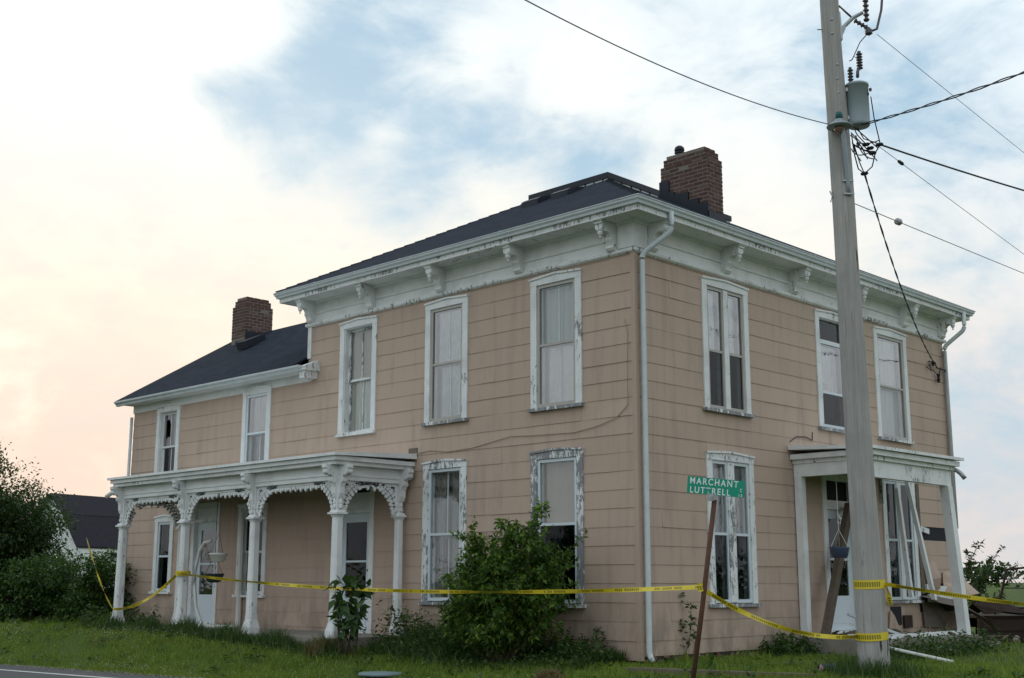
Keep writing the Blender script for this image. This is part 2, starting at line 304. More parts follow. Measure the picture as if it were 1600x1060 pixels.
# ------------------------------------------------------------------ helpers
BASE = {}
class MB:
    def __init__(s): s.v = []; s.f = []; s.uv = None
    def add(s, vs, fs):
        o = len(s.v); s.v += [tuple(p) for p in vs]; s.f += [tuple(i+o for i in q) for q in fs]; return s
    def box(s, x0, x1, y0, y1, z0, z1):
        x0, x1 = sorted((x0, x1)); y0, y1 = sorted((y0, y1)); z0, z1 = sorted((z0, z1))
        return s.add([(x0, y0, z0), (x1, y0, z0), (x1, y1, z0), (x0, y1, z0), (x0, y0, z1), (x1, y0, z1), (x1, y1, z1), (x0, y1, z1)],
                     [(0, 3, 2, 1), (4, 5, 6, 7), (0, 1, 5, 4), (1, 2, 6, 5), (2, 3, 7, 6), (3, 0, 4, 7)])
    def pbox(s, ax, a0, a1, d0, d1, z0, z1):
        return s.box(a0, a1, -d0, -d1, z0, z1) if ax == 'A' else s.box(d0, d1, a0, a1, z0, z1)
    def prism(s, poly, vec):
        n = len(poly); vec = Vector(vec); p = [Vector(q) for q in poly]
        return s.add(p+[q+vec for q in p], [tuple(range(n)), tuple(range(2*n-1, n-1, -1))]+[(i, (i+1) % n, n+(i+1) % n, n+i) for i in range(n)])
    def obox(s, p0, p1, w, h, up=(0, 0, 1)):
        p0, p1 = Vector(p0), Vector(p1); d = (p1-p0).normalized(); up = Vector(up); sd = d.cross(up)
        if sd.length < 1e-3: sd = d.cross(Vector((1, 0, 0)))
        sd.normalize(); u = sd.cross(d)
        c = [p+sd*(a*w/2)+u*(b*h/2) for p in (p0, p1) for a, b in ((-1, -1), (1, -1), (1, 1), (-1, 1))]
        return s.add(c, [(0, 1, 2, 3), (7, 6, 5, 4)]+[(i, (i+1) % 4, (i+1) % 4+4, i+4) for i in range(4)])
    def tube(s, path, r, n=6, cap=True):
        path = [Vector(p) for p in path]; m = len(path); rr = r if isinstance(r, (list, tuple)) else [r]*m
        o = len(s.v); ref = Vector((0, 0, 1))
        for i, p in enumerate(path):
            t = (path[min(i+1, m-1)]-path[max(i-1, 0)])
            t = t.normalized() if t.length > 1e-9 else Vector((0, 0, 1))
            a = t.cross(ref)
            if a.length < .05: a = t.cross(Vector((1, 0, 0)))
            a.normalize(); b = t.cross(a)
            for k in range(n):
                q = 2*math.pi*k/n; s.v.append(tuple(p+a*(rr[i]*math.cos(q))+b*(rr[i]*math.sin(q))))
        for i in range(m-1):
            for k in range(n):
                s.f.append((o+i*n+k, o+i*n+(k+1) % n, o+(i+1)*n+(k+1) % n, o+(i+1)*n+k))
        if cap: s.f += [tuple(o+k for k in range(n))[::-1], tuple(o+(m-1)*n+k for k in range(n))]
        return s
    def lathe(s, c, prof, n=14, axis=(0, 0, 1)):
        z = Vector(axis).normalized(); a = z.cross(Vector((.31, .2, .9))) if abs(z.z) < .9 else Vector((1, 0, 0)); a = (a-z*a.dot(z)).normalized(); b = z.cross(a)
        o = len(s.v); c = Vector(c); m = len(prof)
        for r, h in prof:
            for k in range(n):
                q = 2*math.pi*k/n; s.v.append(tuple(c+z*h+a*(r*math.cos(q))+b*(r*math.sin(q))))
        for i in range(m-1):
            for k in range(n): s.f.append((o+i*n+k, o+i*n+(k+1) % n, o+(i+1)*n+(k+1) % n, o+(i+1)*n+k))
        s.f += [tuple(o+k for k in range(n))[::-1], tuple(o+(m-1)*n+k for k in range(n))]
        return s
    def ring(s, rect, prof, sides=(0, 1, 2, 3), close=True):
        x0, x1, y0, y1 = rect; o = len(s.v); m = len(prof)
        for f, z in prof: s.v += [(x0-f, y0-f, z), (x1+f, y0-f, z), (x1+f, y1+f, z), (x0-f, y1+f, z)]
        for i in range(m if close else m-1):
            j = (i+1) % m
            for k in sides: s.f.append((o+i*4+k, o+i*4+(k+1) % 4, o+j*4+(k+1) % 4, o+j*4+k))
        return s
    def annulus(s, c, ux, uz, vd, ro, ri, n=10):
        c, ux, uz, vd = Vector(c), Vector(ux), Vector(uz), Vector(vd); o = len(s.v)
        for off in (vd*-.5, vd*.5):
            for r in (ro, ri):
                for k in range(n):
                    q = 2*math.pi*k/n; s.v.append(tuple(c+off+ux*(r*math.cos(q))+uz*(r*math.sin(q))))
        g = lambda a, b, k: o+(a*2+b)*n+k % n
        for k in range(n):
            s.f += [(g(0, 0, k), g(0, 0, k+1), g(0, 1, k+1), g(0, 1, k)), (g(1, 0, k), g(1, 1, k), g(1, 1, k+1), g(1, 0, k+1)), (g(0, 0, k), g(1, 0, k), g(1, 0, k+1), g(0, 0, k+1)), (g(0, 1, k), g(0, 1, k+1), g(1, 1, k+1), g(1, 1, k))]
        return s
    def build(s, name, mat, parent=None, base=None, smooth=False, fix=True):
        b = BASE[parent.name] if parent else Vector(base or (0, 0, 0))
        me = bpy.data.meshes.new(name); me.from_pydata([tuple(Vector(p)-b) for p in s.v], [], s.f)
        if fix:
            bm = bmesh.new(); bm.from_mesh(me); bmesh.ops.recalc_face_normals(bm, faces=bm.faces); bm.to_mesh(me); bm.free()
        if smooth: me.polygons.foreach_set('use_smooth', [True]*len(me.polygons))
        if mat: me.materials.append(mat)
        o = bpy.data.objects.new(name, me); COL.objects.link(o)
        if parent: o.parent = parent
        else: o.location = b
        BASE[o.name] = b; return o
def empty(name, loc, label=None, cat=None, group=None):
    o = bpy.data.objects.new(name, None); o.location = loc; COL.objects.link(o); o.empty_display_size = .3; BASE[o.name] = Vector(loc)
    if label: tag(o, label, cat, group)
    return o
def tag(o, label=None, cat=None, group=None, kind=None):
    for k, v in (('label', label), ('category', cat), ('group', group), ('kind', kind)):
        if v: o[k] = v
    return o
def inst(o, name, parent, loc, rot=None, scale=None):
    c = o.copy(); c.name = name; COL.objects.link(c); c.parent = parent; c.location = loc
    if rot is not None: c.rotation_euler = rot
    if scale is not None: c.scale = scale
    BASE[c.name] = BASE[parent.name]; return c
def npmesh(name, V, Fc, mat, parent=None, base=(0, 0, 0)):
    b = np.array(BASE[parent.name] if parent else base); V = (np.asarray(V)-b).astype(np.float32); Fc = np.asarray(Fc, dtype=np.int32); k = Fc.shape[1]
    me = bpy.data.meshes.new(name); me.vertices.add(len(V)); me.vertices.foreach_set('co', V.ravel())
    me.loops.add(Fc.size); me.loops.foreach_set('vertex_index', Fc.ravel()); me.polygons.add(len(Fc)); me.polygons.foreach_set('loop_start', np.arange(0, Fc.size, k, dtype=np.int32))
    me.update(calc_edges=True); me.materials.append(mat); o = bpy.data.objects.new(name, me); COL.objects.link(o)
    if parent: o.parent = parent
    else: o.location = b
    BASE[o.name] = Vector(b); return o

# ------------------------------------------------------------------ ground and road
def sstep(t): t = np.clip(t, 0, 1); return t*t*(3-2*t)
def gz(x, y):
    x = np.asarray(x, float); y = np.asarray(y, float)
    n = .144*x-.9896*y
    base = -.03+.21*sstep((-2.5-x)/6.5)
    t = sstep((3.24-n)/2.9)
    z = -.27*(1-t)+base*t
    z = z-.05*sstep((n-3.2)/.25)
    return z+.018*np.sin(x*1.7+y*.8)*np.sin(y*1.3-x*.4)*t
def gp(x, y, dz=0.): return Vector((x, y, float(gz(x, y))+dz))
def axis_coords(lo, hi, step, far):
    a = list(np.arange(lo, hi+1e-6, step)); s = step; p = hi
    while p < far: s *= 1.35; p += s; a.append(p)
    s = step; p = lo
    while p > -far: s *= 1.35; p -= s; a.insert(0, p)
    return np.array(a)
gx = axis_coords(-22, 14, .3, 2500); gy = axis_coords(-8, 16, .3, 2500)
X, Y = np.meshgrid(gx, gy, indexing='ij'); Z = gz(X, Y); nx, ny = X.shape
idx = np.arange(nx*ny).reshape(nx, ny)
Fq = np.stack([idx[:-1, :-1], idx[1:, :-1], idx[1:, 1:], idx[:-1, 1:]], -1).reshape(-1, 4)
g = npmesh('ground', np.stack([X, Y, Z], -1).reshape(-1, 3), Fq, GROUND); tag(g, kind='structure')
def road_pt(s, n, z): return Vector((.9896*s+.144*n, .144*s-.9896*n, z))
m = MB()
ss = np.arange(-60, 61, 2.)
for n0, n1, z0, z1 in ((3.24, 4.2, -.265, -.255), (4.2, 6.7, -.255, -.21), (6.7, 9.9, -.21, -.265)):
    for i in range(len(ss)-1):
        j0 = .04*math.sin(ss[i]*2.7)+.03*math.sin(ss[i]*7.1) if n0 == 3.24 else 0; j1 = .04*math.sin(ss[i+1]*2.7)+.03*math.sin(ss[i+1]*7.1) if n0 == 3.24 else 0
        m.add([road_pt(ss[i], n0+j0, z0), road_pt(ss[i+1], n0+j1, z0), road_pt(ss[i+1], n1, z1), road_pt(ss[i], n1, z1)], [(0, 3, 2, 1)])
road = m.build('road', ASPH, fix=False); tag(road, kind='structure')
m = MB(); m.add([road_pt(-60, 3.92, -.2535), road_pt(60, 3.92, -.2535), road_pt(60, 4.03, -.2525), road_pt(-60, 4.03, -.2525)], [(0, 3, 2, 1)])
tag(m.build('road_edge_line', LINE, fix=False), kind='structure')

# ------------------------------------------------------------------ the farmhouse
H = empty('farmhouse', (0, 0, 0), 'two-storey tan-sided farmhouse with peeling white trim and two porches', 'house')
MX, MY = -7.98, 9.91                     # main block: x MX..0, y 0..MY
WX, WY = -14.58, 5.5                     # rear wing: x WX..MX, y 0..WY
LINES = [.03]+[.29+.2653*k for k in range(0, 22)]   # siding course lines

def wall(name, ax, a0, a1, zt, holes, blocks, zb=-.15, lines=LINES, seedv=1, skip=None):
    """sheathing with real openings, plus one object per siding board"""
    rnd = random.Random(seedv)
    A_ = sorted({a0, a1, *[h[0] for h in holes], *[h[1] for h in holes]}); Z_ = sorted({zb, zt, *[h[2] for h in holes], *[h[3] for h in holes]})
    m = MB()
    for i in range(len(A_)-1):
        for j in range(len(Z_)-1):
            ca, cz = (A_[i]+A_[i+1])/2, (Z_[j]+Z_[j+1])/2
            if any(h[0] < ca < h[1] and h[2] < cz < h[3] for h in holes): continue
            m.pbox(ax, A_[i], A_[i+1], -.12, 0, Z_[j], Z_[j+1])
    w = m.build(name, GAP, H)
    rows = [(lines[i], min(lines[i+1], zt)) for i in range(len(lines)-1) if lines[i] < zt-.03]
    if rows[-1][1] < zt: rows.append((rows[-1][1], zt))
    def board(b0, b1, z0, z1):
        if b1-b0 < .03 or z1-z0 < .015: return
        if skip and skip((b0+b1)/2, (z0+z1)/2): return
        j = lambda s: rnd.uniform(-s, s)
        g = .0006; tb, tt = .015+j(.002), .006+j(.001)
        bm_ = MB(); n = max(1, int((b1-b0)/.6)); pts = []; wp = .007 if rnd.random() < .14 else 0; wph = rnd.uniform(0, 6)
        for k in range(n+1):
            a = b0+g+(b1-b0-2*g)*k/n; zz0 = z0+.0025+j(.0035); dd = j(.0025)
            dd += wp*math.sin(k*1.7+wph)
            for d, z in ((.001, zz0), (tb+dd, zz0), (tt, z1+.012 if z1 < zt-.01 else z1), (.001, z1+.012 if z1 < zt-.01 else z1)):
                pts.append((a, -d, z) if ax == 'A' else (d, a, z))
        fs = [(0, 1, 2, 3), tuple(4*n+i for i in (3, 2, 1, 0))]
        for k in range(n):
            for i in range(4): fs.append((4*k+i, 4*k+(i+1) % 4, 4*k+4+(i+1) % 4, 4*k+4+i))
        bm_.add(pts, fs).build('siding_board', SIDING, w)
    for r, (z0, z1) in enumerate(rows):
        full = [b for b in blocks if b[2] < z0+.03 and b[3] > z1-.03]; part = [b for b in blocks if b not in full and b[2] < z1 and b[3] > z0]
        iv = []; cur = a0
        for b in sorted(full+part): iv.append((cur, b[0])); cur = b[1]
        iv.append((cur, a1))
        for b in part:
            if b[3] < z1: board(b[0], b[1], b[3], z1) if b[3] > z0 else None
            if b[2] > z0: board(b[0], b[1], z0, b[2])
        for s, e in iv:
            if e-s < .03: continue
            ln = 3.66; off = (r*1.43+seedv*.5) % ln; cuts = [s]; c = a0+off-ln
            while c < e:
                if c > s+.45 and c < e-.45: cuts.append(c)
                c += ln
            cuts.append(e)
            for k in range(len(cuts)-1): board(cuts[k], cuts[k+1], z0, z1)
    return w

def P(ax, a, d, z): return (a, -d, z) if ax == 'A' else (d, a, z)
CW = .125
def window(ax, a0, a1, z0, z1, trim=WORN, panels=1, storm=None, sashm=None, muntin=True, curtains=(), glass=(GLASS, GLASS), meet=.5, sillm=None, transom=None, head=.15, deep=.05, mull=.12, broken=False):
    """casing (part) with sill, sashes, panes and curtains as its sub-parts; outer size a0..a1, z0..z1"""
    oa0, oa1, oz0, oz1 = a0+CW, a1-CW, z0+.06, z1-head; sashm = sashm or trim
    m = MB()
    m.pbox(ax, a0, oa0, 0, .036, z0+.05, z1-head).pbox(ax, oa1, a1, 0, .036, z0+.05, z1-head)
    am = (a0+a1)/2
    m.prism([P(ax, a, 0, z) for a, z in ((a0-.005, z1-head), (a1+.005, z1-head), (a1+.005, z1-.035), (am, z1), (a0-.005, z1-.035))], Vector(P(ax, 0, .04, 0)))
    m.prism([P(ax, a, .04, z) for a, z in ((a0-.015, z1-.06), (am, z1-.025), (a1+.015, z1-.06), (a1+.015, z1-.03), (am, z1+.006), (a0-.015, z1-.03))], Vector(P(ax, 0, .022, 0)))
    # reveals
    for q in ((oa0, oa0+.018, oz0, oz1), (oa1-.018, oa1, oz0, oz1), (oa0+.018, oa1-.018, oz1-.018, oz1), (oa0+.018, oa1-.018, oz0, oz0+.018)): m.pbox(ax, q[0], q[1], -.13, .012, q[2], q[3])
    subs = []
    if panels == 1: subs = [(oa0+.018, oa1-.018)]
    else:
        m.pbox(ax, am-mull/2, am+mull/2, -.11, .032, oz0+.018, oz1-.018); subs = [(oa0+.018, am-mull/2), (am+mull/2, oa1-.018)]
    w = m.build('window', trim, H)
    MB().pbox(ax, a0-.03, a1+.03, 0, .085, z0, z0+.05).build('sill', sillm or trim, w)
    zs0, zs1 = oz0+.018, oz1-.018
    if transom:
        zt_ = zs1-transom; MB().pbox(ax, oa0+.018, oa1-.018, -.08, -.01, zt_-.05, zt_).build('transom_bar', sashm, w)
        MB().pbox(ax, oa0+.018, oa1-.018, -.05, -.045, zt_, zs1).build('pane', GLASSD, w); zs1 = zt_-.05
    zm = zs0+(zs1-zs0)*meet
    for s0, s1 in subs:
        for up in (1, 0):
            d = -deep if up else -deep-.035
            q0, q1 = (zm-.02, zs1) if up else (zs0, zm+.02)
            fw = .042; m = MB(); m.pbox(ax, s0, s0+fw, d-.03, d, q0, q1).pbox(ax, s1-fw, s1, d-.03, d, q0, q1).pbox(ax, s0+fw, s1-fw, d-.03, d, q1-fw, q1).pbox(ax, s0+fw, s1-fw, d-.03, d, q0, q0+fw)
            if muntin: m.pbox(ax, (s0+s1)/2-.011, (s0+s1)/2+.011, d-.025, d-.004, q0+fw, q1-fw)
            m.build('sash', sashm, w)
            pn = [(s0+fw, (s0+s1)/2-.011), ((s0+s1)/2+.011, s1-fw)] if muntin else [(s0+fw, s1-fw)]
            for k, (p0, p1) in enumerate(pn):
                if broken and up and k == 0:     # a jagged remnant of glass
                    m = MB(); zt2, zb2 = q1-fw, q0+fw; hh = zt2-zb2
                    m.prism([P(ax, a, d-.016, z) for a, z in ((p0, zt2), (p1, zt2), (p1, zt2-.1*hh), (p1-.03, zt2-.3*hh), (p1-.09, zt2-.14*hh), (p0+.03, zt2-.2*hh), (p0, zt2-.1*hh))], Vector(P(ax, 0, .004, 0))); m.build('pane', glass[0], w); m = MB()
                    m.prism([P(ax, a, d-.016, z) for a, z in ((p0, zb2), (p1, zb2), (p1, zb2+.15*hh), (p1-.05, zb2+.3*hh), (p0+.04, zb2+.22*hh), (p0, zb2+.34*hh))], Vector(P(ax, 0, .004, 0)))
                    m.build('pane', glass[0], w); continue
                MB().pbox(ax, p0, p1, d-.017, d-.013, q0+fw, q1-fw).build('pane', glass[0 if up else 1], w)
        if storm:
            fw = .035; m = MB(); m.pbox(ax, s0-.012, s0+fw, -.028, .014, zs0-.012, zs1+.012).pbox(ax, s1-fw, s1+.012, -.028, .014, zs0-.012, zs1+.012).pbox(ax, s0+fw, s1-fw, -.028, .014, zs1-fw, zs1+.012).pbox(ax, s0+fw, s1-fw, -.028, .014, zs0-.012, zs0+fw).pbox(ax, s0+fw, s1-fw, -.024, .01, zm-.02, zm+.02)
            m.build('storm_frame', storm, w)
            for q0, q1, gm in ((zm+.02, zs1-fw, glass[0]), (zs0+fw, zm-.02, glass[1])): MB().pbox(ax, s0+fw, s1-fw, -.012, -.008, q0, q1).build('storm_pane', gm, w)
    for c in curtains:
        # c: f0,f1 along, g0,g1 up (fractions), material, fold depth, gather
        f0, f1, g0, g1, cm, fold, flare = c; wa = oa1-oa0; m = MB(); nn = 26; mm = 7; ph = random.uniform(0, 6); vs = []; fs = []
        for j in range(mm+1):
            for i in range(nn+1):
                t = i/nn; v = j/mm; z = oz0+(oz1-oz0)*(g0+(g1-g0)*v); a = oa0+wa*(f0+(f1-f0)*(t*(1-flare*(1-v)**1.5)))
                vs.append(P(ax, a, -.125-fold*.6*(.5+.5*math.sin(ph+t*(f1-f0)*26+.5*math.sin(v*3)))-.3*fold*math.sin(t*60*(f1-f0)+ph), z))
        for j in range(mm):
            for i in range(nn): fs.append((j*(nn+1)+i, j*(nn+1)+i+1, (j+1)*(nn+1)+i+1, (j+1)*(nn+1)+i))
        m.add(vs, fs).build('curtain', cm, w, smooth=True, fix=False)
    return w

ZT1, ZB1, ZT2, ZB2 = 5.8465, 3.6916, 3.0998, .7345
winA = dict(u1=(-2.08, -1.016), u2=(-4.589, -3.533), u3=(-6.98, -5.915))
winB = dict(u1=(1.634, 2.888), u2=(4.972, 6.08), u3=(7.035, 8.287))
hole = lambda a0, a1, z0, z1, head=.15: (a0+CW, a1-CW, z0+.06, z1-head)
blk = lambda a0, a1, z0, z1: (a0+.03, a1-.03, z0+.02, z1-.045)
upA = [(*winA[k], ZB1, ZT1) for k in ('u1', 'u2', 'u3')]; loA = [(*winA['u1'], ZB2, ZT2), (*winA['u2'], ZB2, ZT2)]
D2 = (-7.02, -5.88, .22, 2.95)           # main porch door with its transom
wall('front_wall', 'A', MX, 0, 5.93, [hole(*w) for w in upA+loA]+[(D2[0]+.1, D2[1]-.1, D2[2], D2[3]-.1)], [blk(*w) for w in upA+loA]+[(D2[0]+.03, D2[1]-.03, -.2, D2[3]-.02)], seedv=1)
WWu = [(-13.52, -12.56, 3.15, 4.90), (-10.14, -9.16, 3.15, 4.93)]; WWl = [(-13.34, -12.58, .84, 2.50), (-10.12, -9.13, .80, 2.63)]; D1 = (-11.86, -10.80, .22, 2.69)
wall('wing_wall', 'A', WX, MX, 5.0, [hole(*w) for w in WWu+WWl]+[(D1[0]+.1, D1[1]-.1, D1[2], D1[3]-.1)], [blk(*w) for w in WWu+WWl]+[(D1[0]+.03, D1[1]-.03, -.2, D1[3]-.02)], seedv=2)
upB = [(*winB[k], ZB1, ZT1) for k in ('u1', 'u2', 'u3')]; loB = [(*winB['u1'], ZB2, ZT2), (*winB['u3'], ZB2, ZT2)]; D3 = (4.96, 6.1, .26, 2.95)
crush = lambda a, z: (a > 8.25 and .35 < z < .95) or (a > 8.3 and 1.85 < z < 2.12) or (a > 8.6 and .95 < z < 1.2)
wall('side_wall', 'B', 0, MY, 5.93, [hole(*w) for w in upB+loB]+[(D3[0]+.1, D3[1]-.1, D3[2], D3[3]-.1)], [blk(*w) for w in upB+loB]+[(D3[0]+.03, D3[1]-.03, -.2, D3[3]-.02)], seedv=3, skip=crush, lines=[.085]+LINES[1:])
m = MB(); m.box(MX, MX+.12, .125, MY, -.15, 6.3).box(MX+.12, -.125, MY-.12, MY, -.15, 6.3); m.box(WX, WX+.12, .125, WY, -.15, 5.0).box(WX+.12, MX-.002, WY-.12, WY, -.15, 5.0)
m.prism([(WX, .0, 5.001), (WX, WY, 5.001), (WX, 2.75, 6.72)], (.1, 0, 0)); m.build('rear_wall', SIDING, H)
m = MB(); m.box(MX+.13, -.13, .13, MY-.13, .1, .2).box(MX+.13, -.13, .13, MY-.13, 3.1, 3.28).box(WX+.13, MX-.01, .13, WY-.13, .1, .2).box(WX+.13, MX-.01, .13, WY-.13, 2.95, 3.12).build('interior_floor', DARK, H)
m = MB(); m.box(-4.0, -3.9, .2, MY-.2, .21, 6.2).box(MX+.2, -4.01, 4.4, 4.5, .21, 6.2).box(-3.89, -.2, 3.85, 3.95, .21, 6.2).box(-3.89, -.2, 6.5, 6.6, .21, 6.2).build('interior_partition', DARK, H)
# corner boards
m = MB(); m.box(-.055, .026, -.026, .0, .03, 5.9).box(.0005, .026, .0005, .055, .03, 5.9).build('corner_board', SIDING, H)
m = MB(); m.box(-.006, .032, -.034, -.0265, .29, 5.88).build('corner_bead', SIDING, H)
m = MB(); m.box(MX-.02, MX+.09, -.03, -.004, 5.28, 5.93).build('corner_board', WHITE, H)

# windows, each with its own look
window('A', *upA[0], trim=WORN, storm=STORM, muntin=True, sashm=WHITE, glass=(GLASS, GLASSR), curtains=[(-.02, .52, .0, 1.02, CWHITE, .05, .05), (.48, 1.02, .0, 1.02, CWHITE, .05, .05)], sillm=BARE)
window('A', *upA[1], trim=WORN, storm=STORM, muntin=True, sashm=WHITE, glass=(GLASSR, GLASSR), curtains=[(-.02, .40, .0, 1.02, CCREAM, .06, .1), (.62, 1.02, .05, 1.02, CWHITE, .06, .1), (.35, .7, .3, 1.02, CGREY, .05, .1)], sillm=BARE)
window('A', *upA[2], trim=WORN, muntin=True, deep=.075, sashm=ROUGH, glass=(GLASS, GLASS), curtains=[(-.02, 1.02, .0, 1.02, CCREAM, .035, 0), (.2, 1.02, .0, .5, CWHITE, .03, 0)], sillm=ROUGH)
window('A', *loA[0], trim=BARE, storm=STORMW, muntin=False, sashm=WHITE, glass=(GLASS, GLASSD), meet=.54, curtains=[(-.02, 1.02, .50, 1.02, CPAPER, .012, 0), (.1, .62, .0, .5, CGREY, .05, .2)], sillm=BARE)
window('A', *loA[1], trim=ROUGH, storm=STORMW, muntin=True, sashm=WHITE, glass=(GLASS, GLASS), curtains=[(-.02, .42, .02, 1.02, CLACE, .06, .35), (.5, 1.02, .02, 1.02, CLACE, .05, .0), (-.02, .34, .0, .7, CGREY, .05, .2)], sillm=BARE)
window('A', *WWu[0], trim=WORN, muntin=True, sashm=WHITE, glass=(GLASS, GLASSD), curtains=[(.5, 1.02, .0, 1.02, CGREY, .05, 0)], broken=True)
window('A', *WWu[1], trim=WHITE, muntin=True, storm=STORMW, sashm=WHITE, glass=(GLASSR, GLASS), curtains=[(.0, .45, .0, 1.02, CGREY, .06, .1), (.55, 1.02, .0, 1.02, CGREY, .06, 0)])
window('A', *WWl[0], trim=WHITE, muntin=False, storm=STORMW, sashm=WHITE, glass=(GLASSD, GLASSD), curtains=[(-.02, 1.02, .0, 1.02, CDARK, .05, 0)])
window('A', *WWl[1], trim=WORN, muntin=False, sashm=WHITE, glass=(GLASSD, GLASSD), curtains=[(.1, .5, .0, 1.02, CGREY, .05, .1), (.6, 1.02, .0, 1.02, CPAPER, .05, 0)])
window('B', *upB[0], trim=WORN, panels=2, muntin=False, storm=STORM, sashm=WHITE, glass=(GLASSR, GLASSD), meet=.47, curtains=[(-.02, 1.02, .47, 1.02, CWHITE, .012, 0), (.30, .42, .0, .5, CGREY, .04, 0), (.84, .95, .0, .5, CGREY, .04, 0)], sillm=BARE)
window('B', *upB[1], trim=WORN, muntin=False, transom=.36, storm=STORMW, sashm=WHITE, glass=(GLASSR, GLASSD), meet=.40, curtains=[(-.02, .72, .42, .76, CWHITE, .012, 0), (.55, .75, .1, .5, CCREAM, .03, 0), (.05, .5, .05, .3, CGREY, .05, .4)], sillm=BARE)
window('B', *upB[2], trim=WORN, muntin=False, storm=STORM, sashm=WHITE, glass=(GLASSR, GLASS), curtains=[(-.02, .55, .0, 1.02, CWHITE, .07, 0), (.5, 1.02, .0, 1.02, CWHITE, .07, 0)], sillm=BARE)
window('B', *loB[0], trim=ROUGH, panels=2, muntin=False, storm=STORMW, sashm=WHITE, glass=(GLASS, GLASSD), meet=.48, mull=.17, curtains=[(.22, .40, .0, 1.02, CGREY, .05, 0), (.78, .98, .0, 1.02, CGREY, .05, 0), (-.02, .24, .5, 1.02, CDARK, .05, 0), (.58, .8, .5, 1.02, CDARK, .04, 0)], sillm=BARE)
window('B', *loB[1], trim=WORN, panels=2, muntin=False, storm=STORMW, sashm=WHITE, glass=(GLASSD, GLASSD), meet=.5, mull=.15, curtains=[(.1, .4, .0, 1.02, CGREY, .05, 0), (.7, .98, .3, 1.02, CGREY, .05, 0)], sillm=BARE)

# doors
def door(ax, D, ztop, glass, trim=WHITE, panel=True, gz0=.62, gm=GLASSD, transom_dark=False, hand=1, tp=.3):
    a0, a1, z0, z1 = D; m = MB()
    m.pbox(ax, a0, a0+.12, -.1, .035, z0, z1-.11).pbox(ax, a1-.12, a1, -.1, .035, z0, z1-.11).pbox(ax, a0, a1, -.1, .04, z1-.11, z1).pbox(ax, a0+.12, a1-.12, -.1, .02, ztop, ztop+.06)
    m.pbox(ax, a0+.12, a1-.12, -.1, .05, z0, z0+.04); d = m.build('door', trim, H)
    q0, q1 = a0+.125, a1-.125; dd = -.05
    if transom_dark:
        MB().pbox(ax, q0, q1, -.06, -.03, ztop+.06, ztop+.06+tp).build('transom_panel', trim, d)
        m = MB(); n = 8; bot = [(q0+(q1-q0)*i/n, ztop+.05+tp+.02*math.sin(i*2.3)) for i in range(n+1)]
        m.prism([P(ax, a, -.1, z) for a, z in bot]+[P(ax, q1, -.1, z1-.115), P(ax, q0, -.1, z1-.115)], Vector(P(ax, 0, -.02, 0))).build('transom_opening', TARP, d)
    else: MB().pbox(ax, q0, q1, -.06, -.03, ztop+.06, z1-.115).build('transom_panel', trim, d); MB().pbox(ax, q0+.08, q1-.08, -.028, -.02, ztop+.12, z1-.17).build('transom_moulding', trim, d)
    ga0, ga1 = q0+.15, q1-.15; g0, g1 = z0+gz0, ztop-.16
    zb_ = z0+.045; m = MB()
    m.pbox(ax, q0, ga0, dd-.04, dd, zb_, ztop).pbox(ax, ga1, q1, dd-.04, dd, zb_, ztop).pbox(ax, ga0, ga1, dd-.04, dd, g1, ztop).pbox(ax, ga0, ga1, dd-.04, dd, zb_, g0)
    m.build('door_leaf', DOORW, d)
    m = MB(); gmid = g0+(g1-g0)*.46
    m.pbox(ax, ga0, ga1, dd-.035, dd-.005, gmid, gmid+.035).build('glazing_bar', DOORW, d)
    MB().pbox(ax, ga0, ga1, dd-.022, dd-.018, gmid+.035, g1).build('pane', gm, d); MB().pbox(ax, ga0, ga1, dd-.022, dd-.018, g0, gmid).build('pane', gm, d)
    MB().pbox(ax, q0+.12, q1-.12, dd+.0005, dd+.008, z0+.16, g0-.1).build('kick_panel', DOORW, d)
    ha = q1-.05 if hand > 0 else q0+.05
    m = MB(); m.pbox(ax, ha-.02, ha+.02, dd, dd+.01, z0+1.0, z0+1.16); m.tube([P(ax, ha, dd+.01, z0+1.08), P(ax, ha, dd+.055, z0+1.08)], .022, 8); m.build('handle', BLACK, d)
    m = MB(); m.pbox(ax, a0-.1, a1+.1, -.9, -.88, 0.2, z1).build('hall_darkness', DARK, d)
    return d
door('A', D1, 2.30, True, trim=WORN, gm=GLASS)
door('A', D2, 2.30, True, trim=WHITE, transom_dark=True, gm=GLASSD)
door('B', D3, 2.34, True, trim=WORN, transom_dark=True, hand=-1, tp=.1)

# foundation rubble under the side wall
fo = MB().box(-.3, -.02, .02, MY, -.3, .03).box(MX, -.02, .03, .25, -.3, .03).build('foundation', GAP, H)
for i in range(46):
    y = .12+i*.105+random.uniform(-.03, .03); s = random.uniform(.06, .13); m = MB()
    pts = [Vector((random.gauss(0, 1), random.gauss(0, 1), random.gauss(0, 1))).normalized() for _ in range(9)]
    bm = bmesh.new()
    for p in pts: bm.verts.new((p.x*s*.8, p.y*s*1.2, p.z*s*.7))
    bmesh.ops.convex_hull(bm, input=bm.verts); me = bpy.data.meshes.new('foundation_stone'); bm.to_mesh(me); bm.free(); me.materials.append(RUBBLE if i % 3 else CONC)
    o = bpy.data.objects.new('foundation_stone', me); COL.objects.link(o); o.parent = fo; o.location = (-.03+random.uniform(-.03, .05), y, float(gz(0, y))+.03+random.uniform(-.02, .05))

